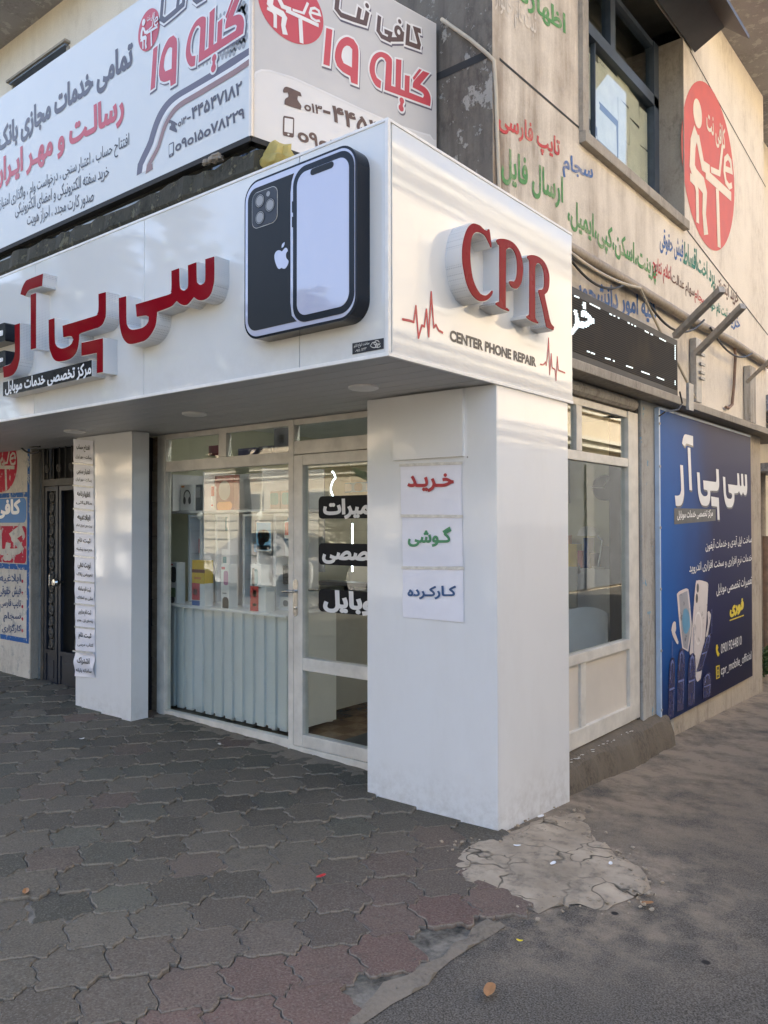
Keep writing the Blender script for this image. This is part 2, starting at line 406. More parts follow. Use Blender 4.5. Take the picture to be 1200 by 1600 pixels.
M['logored'] = flat('banner_red', (.52, .06, .085), .4, .05)
M['logogrey'] = flat('banner_slate', (.075, .07, .09), .4, .06)
M['brown'] = flat('banner_brown', (.09, .05, .045), .4, .06)
M['swoosh'] = flat('banner_purple_grey', (.115, .105, .145), .4, .06)
M['swoosh2'] = flat('banner_dusty_pink', (.27, .16, .15), .4, .06)
M['dots'] = flat('banner_grey_dots', (.30, .31, .32), .4, .05)
M['bshade'] = flat('banner_silver', (.53, .525, .52), .4, .06, 2)
M['alu'] = flat('aluminium_edge', (.66, .6, .52), .35, .1, Metallic=.3)
M['sidered'] = flat('painted_coral_red', (.60, .12, .10), .7, .08, 6)
def faded(name, col):
    q = NT(name); f = q.noise(9, 8, .7); return q.fin(q.mix(q.ramp(f, .5, .7, 0, .6), col, (.50, .42, .32)), .8)
M['pgreen'] = faded('faded_green_paint', (.09, .26, .085)); M['pred'] = faded('faded_red_paint', (.50, .06, .06)); M['pblue'] = faded('faded_blue_paint', (.06, .14, .34))
M['pbrown'] = faded('faded_brown_paint', (.14, .07, .05)); M['pteal'] = faded('faded_teal_paint', (.03, .21, .15)); M['pwhite'] = faded('faded_white_paint', (.62, .57, .5))
M['cream'] = flat('cream_paint', (.74, .66, .53), .7, .06)
M['bluepaint'] = weathered('worn_blue_paint', (.028, .12, .36), (.05, .1, .2), (.45, .45, .43), .3, .4, 3)
M['redpaint'] = weathered('worn_red_paint', (.48, .03, .06), (.3, .03, .05), (.52, .46, .42), .3, .4, 2.2)
M['blueblock'] = flat('blue_block_paint', (.02, .15, .40), .6, .1)
M['wpaint'] = weathered('white_wall_paint', (.62, .585, .52), (.30, .27, .23), (.40, .40, .38), .4, .6, 2)
M['letterblue'] = flat('dark_blue_lettering', (.03, .06, .16), .6, .2)
M['tile'] = None

# ------------------------------------------------------------------ ground
def sstep(a, b, x): t = min(1, max(0, (x-a)/(b-a))); return t*t*(3-2*t)
def gz(x, y):
    g = .06*min(max(y-.9, 0), 2.1)+.03*min(max(y-3, 0), 5)
    return .022*min(max(-x, 0), 8)-g*sstep(-1.5, -.1, x)-.01*sstep(.6, 2.5, x)
q = NT('asphalt')
n1, n2, n3 = q.noise(.9, 8, .62), q.noise(150, 3, .7), q.noise(5, 8, .65)
X, Y, _z = q.xyz()
dust = q.math('MULTIPLY', q.ramp(X, 1.5, -.1), q.ramp(Y, .6, 1.6))
dust = q.math('MULTIPLY', dust, q.ramp(q.noise(2.6, 10, .7), .34, .56))
dx2, dy2 = q.math('SUBTRACT', X, .45), q.math('SUBTRACT', Y, .75); rr_ = q.math('SQRT', q.math('ADD', q.math('MULTIPLY', dx2, dx2), q.math('MULTIPLY', dy2, dy2)))
dust = q.math('MAXIMUM', dust, q.math('MULTIPLY', q.ramp(rr_, 1.15, .35), q.ramp(q.noise(4, 10, .72), .42, .62)))
c = q.mix(q.ramp(n1, .3, .7), (.072, .061, .048), (.104, .089, .070)); c = q.mix(q.ramp(n2, .38, .66), q.mix(.6, c, (.02, .018, .015)), q.mix(.5, c, (.27, .24, .20)))
c = q.mix(q.math('MULTIPLY', dust, .85), c, (.36, .285, .205)); c = q.mix(q.math('MULTIPLY', q.ramp(n3, .52, .72), q.ramp(Y, .9, 2.0, 0, .6)), c, (.055, .046, .035))
c = q.mix(q.ramp(q.voro(2.3, 'F1'), .045, .03), c, (.025, .022, .02))
q.bump(q.math('ADD', n2, q.math('MULTIPLY', n3, .8)), .45, .006); M['asphalt'] = q.fin(c, .92, Specular_IOR_Level=.2)
q = NT('paver_concrete'); a = q.n('ShaderNodeVertexColor', layer_name='tint')
n1, n2, n3 = q.noise(3, 8, .65), q.noise(110, 4, .7), q.noise(14, 6, .6)
c = q.mix(q.ramp(n1, .3, .7), q.mix(.3, a.outputs[0], (.06, .056, .048)), a.outputs[0]); c = q.mix(q.ramp(n2, .50, .68, 0, .5), c, (.24, .22, .18)); c = q.mix(q.ramp(n2, .44, .33, 0, .6), c, (.03, .027, .022)); c = q.mix(q.ramp(n3, .55, .75, 0, .45), c, (.06, .058, .046))
q.bump(q.math('ADD', n2, q.math('MULTIPLY', n3, .7)), .55, .004); M['paver'] = q.fin(c, .88, Specular_IOR_Level=.25)
q = NT('joint_sand'); n1 = q.noise(6, 8, .7); n2 = q.noise(60, 4)
c = q.mix(q.ramp(n1, .40, .60), (.035, .032, .024), (.22, .195, .155)); c = q.mix(q.ramp(q.noise(1.1, 6, .6), .56, .66, 0, .8), c, (.035, .045, .018)); q.bump(n2, .8, .006); M['joint'] = q.fin(c, .95)
q = NT('cement_patch'); n1, n2, n3 = q.noise(2.4, 9, .62), q.noise(70, 5, .7), q.voro(3.1, sc=(1, 1, 0)); n4 = q.noise(9, 8, .7)
c = q.mix(q.ramp(n1, .3, .7), (.22, .178, .128), (.52, .43, .32)); c = q.mix(q.ramp(n4, .50, .66, 0, .75), c, (.15, .128, .10))
w = q.n('ShaderNodeTexVoronoi', feature='DISTANCE_TO_EDGE'); w.inputs['Scale'].default_value = 3.3
dn = q.n('ShaderNodeTexNoise'); dn.inputs['Scale'].default_value = 5; q.l(q.co, dn.inputs['Vector']); vm = q.n('ShaderNodeVectorMath', operation='MULTIPLY_ADD'); q.l(dn.outputs['Color'], vm.inputs[0]); vm.inputs[1].default_value = (.35, .35, 0); q.l(q.co, vm.inputs[2]); q.l(vm.outputs[0], w.inputs['Vector'])
cr = q.math('MULTIPLY', q.ramp(w.outputs[0], 0, .022, 1, 0), q.ramp(n1, .42, .55)); c = q.mix(cr, c, (.045, .04, .03))
q.bump(q.math('SUBTRACT', q.math('ADD', q.math('MULTIPLY', n2, .5), n4), q.math('MULTIPLY', cr, 2)), .6, .008); M['cement'] = q.fin(c, .9, Specular_IOR_Level=.2)
M['cement2'] = weathered('grey_cement', (.245, .205, .155), (.10, .085, .066), None, .0, .8, 3, bump=.7)

def sheet(name, xs, ys, fz, mat):
    mb = MB(); nx = len(xs)
    mb.v = [(x, y, fz(x, y)) for y in ys for x in xs]
    mb.f = [(j*nx+i, j*nx+i+1, (j+1)*nx+i+1, (j+1)*nx+i) for j in range(len(ys)-1) for i in range(nx-1)]; mb.m = [0]*len(mb.f)
    return mb.build(name, mat, smooth=True, origin=(0, 0, 0))
near = lambda a, b, s: [a+s*i for i in range(int(round((b-a)/s))+1)]
o = sheet('asphalt_road', [-300, -80, -30, -15]+near(-10, 6, .25)+[9, 14, 30, 80, 300], [-300, -80, -30, -15, -9]+near(-6, 10, .25)+[14, 20, 40, 90, 300], lambda x, y: gz(x, y)-(.012 if x > .3 or y > .2 else .045), M['asphalt'])
tag(o, kind='structure')
EDGE = [(-.1, -8), (.22, -4), (.36, -2.4)]+[tuple(GR.at(*p)[:2]) for p in ((560, 1600), (612, 1565), (665, 1532), (700, 1500), (738, 1472), (772, 1452), (838, 1418))]
def edge_x(y):
    for (xa, ya), (xb, yb) in zip(EDGE, EDGE[1:]):
        if ya <= y <= yb: return xa+(xb-xa)*(y-ya)/(yb-ya)
    return EDGE[-1][0] if y > EDGE[-1][1] else EDGE[0][0]
# bedding under the pavers, then the pavers themselves
mb = MB(); ys = near(-4, .2, .1)+near(.3, 1.45, .115)
rows = []
for y in ys:
    ex = edge_x(y) if y < .2 else (edge_x(.2) if y < .9 else .02); rows.append([(-14+(ex+14)*(1-(1-i/60)**1.6), y) for i in range(61)])
for j in range(len(rows)-1):
    for i in range(60):
        a, b, c_, d = rows[j][i], rows[j][i+1], rows[j+1][i+1], rows[j+1][i]
        mb.quad(*[(x, y, gz(x, y)-.016) for x, y in (a, b, c_, d)])
o = mb.build('pavement_bed', M['joint'], origin=(0, 0, 0)); tag(o, kind='structure')
mb = MB(); mb.c = []; pr = random.Random(5)
A1, A2 = Vector((.135, .207)), Vector((-.163, .212))
nb = [A1, A2, A2-A1, -A1, -A2, A1-A2]
def circum(p, q):
    d = 2*(p.x*q.y-p.y*q.x); return Vector(((q.y*p.length_squared-p.y*q.length_squared)/d, (p.x*q.length_squared-q.x*p.length_squared)/d))
hv = [circum(nb[i-1], nb[i]) for i in range(6)]
base = []
for i in range(6):
    p, q_ = hv[i], hv[(i+1) % 6]; n_ = nb[i].normalized()
    for k in range(8):
        t = k/8; base.append(p.lerp(q_, t)+n_*(.016*math.sin(2*math.pi*t)+.008*math.sin(4*math.pi*t)))
C0 = Vector((-.54, -1.199))
def jit(p, s=1): # repeatable small irregularity so that neighbours do not overlap
    return Vector((math.sin(p.x*37+p.y*53)*math.cos(p.y*91+s), math.cos(p.x*61-p.y*47+s)))*.0035
holes = [GR.at(*p) for p in ((512, 1217), (550, 1378), (95, 1440), (20, 1447))]
for i in range(-60, 60):
    for j in range(-60, 60):
        c = C0+A1*i+A2*j
        if not (-13 < c.x < edge_x(c.y)-.075 and -2.9 < c.y < 1.36): continue
        if c.x > -.95 and c.y > .98: continue
        if c.x > -.02-.3*(c.y < 0) and c.y > .62: continue
        if 1.36 < c.y or (c.y > 1.2 and c.x < -5.4): continue
        z0 = gz(c.x, c.y)+pr.uniform(-.004, .003); tx, ty = pr.uniform(-.02, .02), pr.uniform(-.02, .02)
        broken = any((Vector(h[:2])-c).length < .12 for h in holes)
        de = edge_x(c.y)-c.x
        pink = max(0, 1-de/1.05)*pr.uniform(.25, 1.15) if c.y < .75 else 0
        if pr.random() < .10: pink = max(pink, pr.uniform(.15, .5))
        g = pr.uniform(.70, 1.12); 
        if pr.random() < .13 and c.x < -.5: g *= .62
        col = Vector((.130, .111, .083))*g; col = col.lerp(Vector((.190, .105, .084))*pr.uniform(.8, 1.1), min(.8, pink))
        if de > 1.2 and pr.random() < .3: col = col.lerp(Vector((.095, .095, .072))*g, .7)
        b = len(mb.v); n = len(base)
        rim = []
        for k, p in enumerate(base):
            w = c+p; rim.append(w+jit(w)*1.6)
        if broken: rim = [c+(w-c)*(.93-.12*max(0, math.sin(k*.26+c.x*9))) for k, w in enumerate(rim)]
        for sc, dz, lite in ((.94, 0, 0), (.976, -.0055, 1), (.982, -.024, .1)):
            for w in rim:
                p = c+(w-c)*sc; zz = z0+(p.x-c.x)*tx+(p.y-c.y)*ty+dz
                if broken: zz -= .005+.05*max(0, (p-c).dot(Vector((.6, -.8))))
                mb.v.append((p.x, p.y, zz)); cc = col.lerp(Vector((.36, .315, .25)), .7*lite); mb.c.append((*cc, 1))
        mb.v.append((c.x, c.y, z0+.0008)); mb.c.append((*col, 1))
        for k in range(n):
            k2 = (k+1) % n
            mb.f += [(b+3*n, b+k, b+k2), (b+k, b+n+k, b+n+k2, b+k2), (b+n+k, b+2*n+k, b+2*n+k2, b+n+k2)]; mb.m += [0, 0, 0]
o = mb.build('pavement', M['paver'], origin=(0, 0, 0)); tag(o, kind='structure')
# cement: the ragged patch round the pillar foot and the strip along the paver edge
def ragged(P, n=5, a=.012, seed=3):
    r = random.Random(seed); out = []
    for i in range(len(P)):
        p, q_ = Vector(P[i]), Vector(P[(i+1) % len(P)]); L = (q_-p).length; nn = Vector((p.y-q_.y, q_.x-p.x)).normalized()
        k = max(1, int(L/.05))
        for j in range(k): out.append(tuple(p.lerp(q_, j/k)+nn*r.uniform(-a, a)))
    return out
def ground_sheet(name, pts, mat, h, a=.012, seed=1):
    P = ragged(pts, a=a, seed=seed); mb = MB()
    vs = [Vector(p) for p in P]; xs = [p[0] for p in P]; ys_ = [p[1] for p in P]
    for x in np.arange(min(xs), max(xs), .06):
        for y in np.arange(min(ys_), max(ys_), .06): vs.append(Vector((x+.01*math.sin(y*50), y)))
    ov, oe, of, _a, _b, _c = delaunay_2d_cdt(vs, [], [list(range(len(P)))], 1, 1e-5)
    E_ = [Vector(p) for p in P]
    mb.add([(v.x, v.y, gz(v.x, v.y)+h+.004*math.sin(v.x*31)*math.cos(v.y*27)-(.012 if min((v-e).length for e in E_) < .012 else 0)) for v in ov], [f if area([ov[i] for i in f]) > 0 else f[::-1] for f in of])
    return tag(mb.build(name, mat, smooth=True, origin=(0, 0, 0)), kind='structure')
g2 = lambda *ps: [tuple(GR.at(*p)[:2]) for p in ps]
ground_sheet('cement_patch', g2((700, 1352), (722, 1322), (760, 1308), (850, 1270), (905, 1255), (930, 1300), (965, 1332), (990, 1345), (1012, 1372), (1018, 1384), (1003, 1394), (975, 1408), (930, 1420), (905, 1413), (880, 1410), (842, 1424), (800, 1402), (770, 1385), (728, 1378)), M['cement'], .003, .022, 4)
inner = [(x-.075-.03*math.sin(y*9)-.02*math.sin(y*31), y) for x, y in [(edge_x(y), y) for y in np.arange(-2.6, .12, .09)]]
outer = [(edge_x(y)+.005, y) for y in np.arange(-2.6, .12, .09)]
ground_sheet('cement_strip', outer+inner[::-1], M['cement2'], .003, .008, 6)
ground_sheet('cement_threshold', [(-3.45, 1.33), (-3.45, 1.18), (-2.4, 1.12), (-1.9, 1.02), (-1.45, 1.10), (-1.0, 1.12), (-1.0, 1.33)], M['cement2'], .0015, .03, 8)

# ------------------------------------------------------------------ the corner building
XS, YF = -.30, 1.40              # upper side wall, upper front wall
EZ = 6.93                        # underside of the eave
B = thing('corner_building', 'old cream and black stained plaster corner building with painted lettering above the shop', 'building', (-3.0, 4.5, 0))
# side wall above the ledge, with a real opening for the upper window
SP = SD(XS); WY0, WY1, WZ0, WZ1 = 2.70, SD(-.30).st(1066, 200)[0], 4.50, 6.25
mb = MB()
for y0, y1, z0, z1 in ((YF, WY0, 2.7, EZ), (WY0, WY1, 2.7, WZ0), (WY0, WY1, WZ1, EZ)): mb.quad((XS, y0, z0), (XS, y1, z0), (XS, y1, z1), (XS, y0, z1))
mb.build('side_wall', M['wall_side'], B)
mb = MB(); mb.quad((XS, WY1, 2.7), (XS, 7.80, 2.7), (XS, 7.80, EZ), (XS, WY1, EZ)); mb.quad((XS, 7.80, 2.7), (-6, 7.80, 2.7), (-6, 7.80, EZ), (XS, 7.80, EZ))
mb.build('side_wall_end', M['wall_side'], B)
mb = MB(); mb.quad((-1.15, YF, 2.6), (XS, YF, 2.6), (XS, YF, EZ), (-1.15, YF, EZ)); mb.build('stained_front_wall', M['wall_dark'], B)
fx = lambda px, py: FR(YF).at(px, py)
mb = MB(); w0, w1 = fx(22, 105).x, fx(105, 66).x; wz1 = 6.42; wz0 = 4.4
w2, w3 = -3.28, -2.2
for x0, x1, z0, z1 in ((-14, w0, 2.6, EZ), (w0, w1, 2.6, wz0), (w0, w1, wz1, EZ), (w1, w2, 2.6, EZ), (w2, w3, 2.6, wz0), (w2, w3, wz1, EZ), (w3, -1.15, 2.6, EZ)): mb.quad((x0, YF, z0), (x1, YF, z0), (x1, YF, z1), (x0, YF, z1))
mb.quad((-14, YF, 0), (-5.9, YF, 0), (-5.9, YF, 2.6), (-14, YF, 2.6)); mb.quad((-14, 12, 0), (-14, YF, 0), (-14, YF, EZ), (-14, 12, EZ)); mb.quad((-6, 12, 0), (-14, 12, 0), (-14, 12, EZ), (-6, 12, EZ))
mb.build('front_wall', M['wall_clean'], B)
# a groove line of the render, two on the side wall and one on the stained front
for (a, b) in (((780, 92), (905, 200)), ((1078, 80), (1196, 292)), ((1062, 345), (1200, 524))):
    p, q_ = SP.st(*a), SP.st(*b); mb = MB(); mb.loops(SP, [stroke([p, q_], .018)], .002, .002); mb.build('render_groove', M['gap'], B)
p, q_ = FR(YF).st(680, 122), FR(YF).st(764, 84); mb = MB(); mb.loops(FR(YF), [stroke([p, q_], .05)], .003, .003)
mb.build('render_groove', M['gap'], B)
# eave slab and parapet
mb = MB(); mb.box((-15, .75, EZ), (.45, 12, EZ+.22)); mb.build('eave', M['eave'], B)
mb = MB(); mb.box((-14.5, .8, EZ+.22), (.4, 11.5, EZ+1.0)); mb.build('parapet', M['wall_clean'], B)
# concrete ledge over the ground floor, soffit stained
mb = MB(); mb.box((-.02, 1.86, 2.635), (-3.4, 7.86, 2.70), bev=.008); mb.build('ledge', M['conc'], B)
# upper side window: projecting reveal, dark frame, panes, papers behind the glass, metal hood
wn = MB(); t_, pr_ = .10, .035
wn.pbox(SP, WY0-t_, WZ0-.085, WY1+.03, WZ0, -.32, pr_+.02, bev=.012)                                   # sill
wn.pbox(SP, WY0-t_, WZ0, WY0, WZ1, -.32, pr_); wn.pbox(SP, WY1, WZ0, WY1+.02, WZ1, -.32, .012)
win = wn.build('window', M['conc'], B)
f = MB(); D = -.25
f.pbox(SP, WY0, WZ0, WY0+.05, WZ1, D-.05, D+.02); f.pbox(SP, WY1-.12, WZ0, WY1, WZ1, D-.05, D+.03)
f.pbox(SP, WY0, WZ1-.62, WY1, WZ1-.52, D-.05, D+.03); f.pbox(SP, WY0, WZ0, WY1, WZ0+.03, D-.05, D+.01); f.pbox(SP, WY0, WZ1-.05, WY1, WZ1, D-.05, D+.02)
f.pbox(SP, 3.42, WZ0+.03, 3.435, WZ1-.62, D-.03, D+.01); f.pbox(SP, 3.7, WZ1-.52, 3.8, WZ1-.05, D-.05, D+.03)
f.build('frame', M['navy'], win)
g = MB(); g.pbox(SP, WY0+.05, WZ0+.03, WY1-.12, WZ1-.62, D-.02, D-.015); g.pbox(SP, WY0+.05, WZ1-.52, WY1-.1, WZ1-.05, D-.02, D-.015); g.build('pane', M['glass'], win)
SPP = SD(XS+D-.03)
pp = MB(); pr2 = random.Random(2)
cols_ = [(SPP.st(x, y)[0]) for x, y in ((912, 150), (936, 150), (966, 160), (984, 180), (1000, 200), (1022, 220))]
for k, (u0, u1, v0, v1) in enumerate(((0, 1, .42, .60), (0, 1, .60, .92), (1, 2, .02, .30), (1, 2, .62, .99), (2, 3, .18, .50), (2, 3, .50, .82), (2, 3, .82, 1.), (3, 4, .08, .42), (3, 4, .42, .74), (3, 4, .76, .98), (4, 5, .30, .62), (4, 5, .62, .95), (1, 2, .32, .58), (0, 1, .0, .36))):
    x0, x1 = cols_[u0], cols_[u1]; z0, z1 = WZ0+.04+v0*(WZ1-WZ0-.66), WZ0+.04+v1*(WZ1-WZ0-.66); r_ = lambda: pr2.uniform(-.02, .02)
    pp.loops(SPP, [[(x0+r_(), z0+r_()), (x1+r_(), z0+r_()), (x1+r_(), z1+r_()), (x0+r_(), z1+r_())]], -.001*k, -.001*k)
pp.build('paper_sheet', flat('aged_paper', (.80, .75, .60), .6, .1), win)
lettering(win, SPP, 'اظهار نامه', (931, 78), (946, 94), (931, 73), M['vblack'], .006); lettering(win, SPP, 'مالیاتی', (932, 96), (945, 110), (932, 91), M['vblack'], .006)
bk = MB(); bk.quad((-.9, WY0-.3, WZ0-.3), (-.9, WY1+.3, WZ0-.3), (-.9, WY1+.3, WZ1+.3), (-.9, WY0-.3, WZ1+.3)); bk.box((-.9, WY0-.3, WZ0-.32), (-.47, WY1+.3, WZ0-.3)); bk.box((-.9, WY0-.3, WZ1+.3), (-.47, WY1+.3, WZ1+.32)); bk.build('dim_room', flat('dim_room_wall', (.22, .21, .18), .8), win)
h = MB(); HP = SD(XS)
prof = [(.02, WZ1+.42), (.30, WZ1+.20), (.52, WZ1-.02), (.52, WZ1-.06), (.30, WZ1+.14), (.02, WZ1+.0)]
n = len(prof); va = [(XS+a, WY0-.15, z) for a, z in prof]; vb = [(XS+a, WY1+.32, z) for a, z in prof]
h.add(va+vb, [(i, n+i, n+(i+1) % n, (i+1) % n) for i in range(n)]+[tuple(range(n)), tuple(range(2*n-1, n-1, -1))]); h.build('hood', M['hood'], win)
# front window of the upper floor, behind the cafe banner
for (a, b, lab) in ((w0, w1, 1), (w2, w3, 0)):
    fw = MB(); P = FR(YF)
    fw.pbox(P, a-.06, wz1+.02, b+.06, wz1+.045, -.2, .06); fw.pbox(P, a-.03, wz0, a, wz1, -.2, .01); fw.pbox(P, b, wz0, b+.05, wz1, -.2, .01)
    wo = fw.build('window', M['conc'], B)
    f = MB()
    for xx in (a, b-.08, (a+b)/2-.03): f.pbox(P, xx, wz0, xx+.08, wz1, -.16, -.08)
    f.pbox(P, a, wz1-.05, b, wz1, -.10, -.03); f.pbox(P, a-.03, wz1, b+.03, wz1+.019, -.1, .04); f.build('frame', M['hazeblue'], wo)
    g = MB(); g.pbox(P, a+.06, wz0, b-.06, wz1-.08, -.13, -.125); g.build('pane', M['glassd'], wo)
    k = MB(); k.pbox(P, a-.02, wz0, b+.02, wz1+.1, -.6, -.59); k.build('blind', flat('blue_grey_blind', (.16, .2, .27), .7), wo)

# ---- painted lettering on the side wall (each line painted in its own faded colour)
a = Z(760, 130, 1200/440)
def wl(s, BL, BR, TL, mat, bold=.02, zz=a): lettering(B, SP, s, zz(*BL), zz(*BR), zz(*TL), M[mat], .003, bold, 'painted_lettering')
wl('تایپ فارسی', (50, 215), (312, 345), (50, 92), 'pred', .03)
wl('سجام', (324, 400), (453, 440), (324, 295), 'pblue', .03)
wl('ارسال فایل', (62, 425), (326, 545), (62, 262), 'pgreen', .03)
wl('پرینت،اسکن،کپی،ایمیل،', (345, 625), (722, 862), (345, 480), 'pgreen', .03)
wl('فیش حقوقی', (738, 722), (838, 770), (738, 612), 'pblue')
wl('اقساط', (838, 768), (896, 800), (838, 672), 'pteal', .03)
wl('پرد اخت', (898, 828), (972, 890), (898, 722), 'pteal', .03)
wl('خرید اینترنتی', (972, 890), (1072, 960), (972, 805), 'pbrown')
wl('اعلام نتایج', (708, 830), (786, 872), (708, 735), 'pred')
wl('سهام عدالت', (788, 870), (886, 932), (788, 800), 'pbrown')
wl('سجام', (886, 935), (936, 968), (886, 872), 'pred')
wl('ثبت نام خودرو', (936, 970), (1026, 1020), (936, 905), 'pteal', .03)
wl('خرید', (1026, 1035), (1080, 1070), (1026, 965), 'pblue')
b_ = Z(880, 380, 1169/190)
wl('کلیه امور دانشجویی ثبت نام', (-470, 520), (900, 835), (-470, 110), 'pblue', .035, b_)
c_ = Z(700, 0, 2.4)
wl('اظهارنامه', (180, -40), (440, 150), (180, -150), 'pgreen', .03, c_)
wl('ثبت نام خانوار', (175, 55), (330, 168), (175, -70), 'pwhite', .01, c_)
# ---- round cafe emblem, reused on wall, banner and street wall
def emblem(parent, P, fit, red, white, txt=True, d=.003, name='emblem'):
    """fit maps the emblem's own units (circle of radius 1, y up) onto plane P"""
    m1 = MB(); m1.loops(P, [fit(circ(0, 0, 1, 1, 56))], d, d); e = m1.build(name, red, parent)
    w = MB(); acc = [ccw(fit(circ(-.44, .52, .155, .17, 24)))]; L = lambda pts, wd: acc.append(ccw(fit(stroke(pts, wd))))
    L([(-.50, .30), (-.62, .12), (-.66, -.15), (-.56, -.24), (-.30, -.28), (-.22, -.36), (-.26, -.62), (-.20, -.86)], [.16, .17, .17, .19, .2, .15, .13, .16])
    L([(-.46, .25), (-.28, -.05), (-.02, -.04)], .13)
    L([(-.74, -.30), (-.56, -.32), (-.50, -.40), (-.50, -.78)], .10)
    L([(-.18, -.12), (.84, -.16)], .12); L([(.26, -.2), (.30, -.92)], .12)
    L([(.02, -.02), (.36, .02), (.50, .40)], .075)
    L([(.58, .14), (.88, .18), (.84, .30), (.72, .33), (.60, .26), (.56, .10), (.62, -.02), (.76, -.05), (.88, 0)], .075)
    w.loops(P, acc, d*2, d*2); w.build('emblem_figure', white, e)
    if txt:
        k = MB(); Q = fit([(-.12, .36), (.62, .30), (-.12, .72)])
        text(k, P, 'کافی نت', Q[0], Q[1], Q[2], d*2, .02, px=False); k.build('lettering', white, e)
    return e
def emfit(P, c, r, t):
    """centre, right-hand and top rim points given on the plane"""
    c, r, t = [np.array(P.st(*q)) for q in (c, r, t)]
    return lambda L: [tuple(c+(r-c)*x+(t-c)*y) for x, y in L]
emblem(B, SP, emfit(SP, (1109, 262), (1147, 293), (1107, 134)), M['sidered'], M['cream'], name='painted_emblem')

# ground floor of the side street: worn pilaster, poster wall and plinth, step
GP = SD(-.17)
mb = MB(); y0, y1 = GP.st(1004, 900)[0], GP.st(1032, 900)[0]
mb.box((-.17, y0, -.3), (-.42, y1+.3, 2.634), bev=.012); mb.build('pilaster', M['pil'], B)
mb = MB(); mb.box((-.172, y1, -.4), (-.5, 7.0, 2.633)); mb.build('poster_wall', M['plinth'], B)
mb = MB(); mb.box((-.195, y0-.055, .05), (-.42, y0-.001, 2.62)); mb.build('black_joint', M['gap'], B)
mb = MB(); mb.box((-.24, 1.85, 2.53), (-.62, y0-.06, 2.634)); mb.tube([(-.21, 1.86, 2.585), (-.21, y0-.08, 2.585)], .05, 10); mb.build('shutter_housing', M['frame_rusty'], B)
st_ = MB(); nn = 60
for i in range(nn+1):
    y = 1.5+(y1-1.5)*i/nn; o_ = .010*math.sin(i*.21)+.005*math.sin(i*.9+1)+.003*math.sin(i*2.3); t_z = .004*math.sin(i*.35)+.003*math.sin(i*1.1)
    st_.v += [(-.6, y, .135), (-.235, y, .130+t_z), (-.17, y, .10+t_z), (-.125+o_, y, .076+t_z), (-.10+o_, y, .058+t_z*.5), (-.088+o_*1.3, y, .02), (-.06+o_, y, -.06), (-.03+o_*1.4, y, -.35)]
st_.f = [(i*8+k, i*8+k+1, (i+1)*8+k+1, (i+1)*8+k) for i in range(nn) for k in range(7)]; st_.m = [0]*len(st_.f)
o = st_.build('concrete_step', M['step'], smooth=True); tag(o, 'dirty concrete step running under the side shop window', 'step')

# ------------------------------------------------------------------ the white shop canopy
H0, H1, CL, PY = 2.40, 3.465, 1.85, .940
C = thing('shop_canopy', 'glossy white box canopy wrapping the shop corner', 'canopy', (-1.0, .7, H0))
F0 = FR(0); S0 = SD(0)
xb = [-8.2, -5.0, F0.at(55, 500).x, F0.at(225, 500).x, F0.at(468, 400).x, -.004]
for a, b in zip(xb, xb[1:]):
    mb = MB(); mb.box((a+.0025, 0, H0+.004), (b-.0025, .03, H1), bev=.0015); mb.build('front_panel', M['acm'], C)
mb = MB(); mb.box((-.03, .0315, H0+.004), (0, CL, H1), bev=.002); mb.build('side_panel', M['acm'], C)
mb = MB(); mb.box((-8.2, .012, H0+.01), (-.012, .0275, H1-.01)); mb.build('panel_gap', M['gap'], C)
mb = MB(); mb.box((-8.2, .03, H0+.006), (-.03, 1.34, H0+.02)); mb.box((-.95, 1.34, H0+.006), (-.03, CL, H0+.02))
x = -8.2
for i in range(9): mb.box((-8.2, .16+i*.13, H0+.0045), (-.03, .166+i*.13, H0+.006))
mb.build('soffit', M['soffit'], C)
mb = MB(); mb.box((-8.2, .03, H1-.03), (-.03, 1.2, H1-.012)); mb.box((-.95, 1.2, H1-.03), (-.03, CL, H1-.012)); mb.box((-.33, CL-.02, H0+.02), (-.03, CL, H1-.03)); mb.build('roof', M['trim'], C)
mb = MB()
mb.box((-8.2, -.006, H0-.004), (.006, .012, H0+.014), bev=.002); mb.box((-.012, .012, H0-.004), (.006, CL, H0+.014), bev=.002)
mb.box((-.012, -.007, H0+.014), (.007, .012, H1), bev=.003); mb.box((-8.2, -.004, H1-.006), (.004, .05, H1+.008), bev=.002); mb.box((-.04, .05, H1-.006), (.004, CL, H1+.008), bev=.002)
mb.build('edge_trim', M['trim'], C)
for p in ((568, 606), (304, 647), (117, 674)):
    c = Plane((0, 0, H0), (1, 0, 0), (0, 1, 0)).at(*p)
    mb = MB(); mb.lathe((c.x, c.y, H0+.006), [(.085, 0), (.085, .010), (.072, .016), (0, .017)], 28, ax=(0, 0, -1)); mb.build('downlight', M['trim'], C, smooth=True)
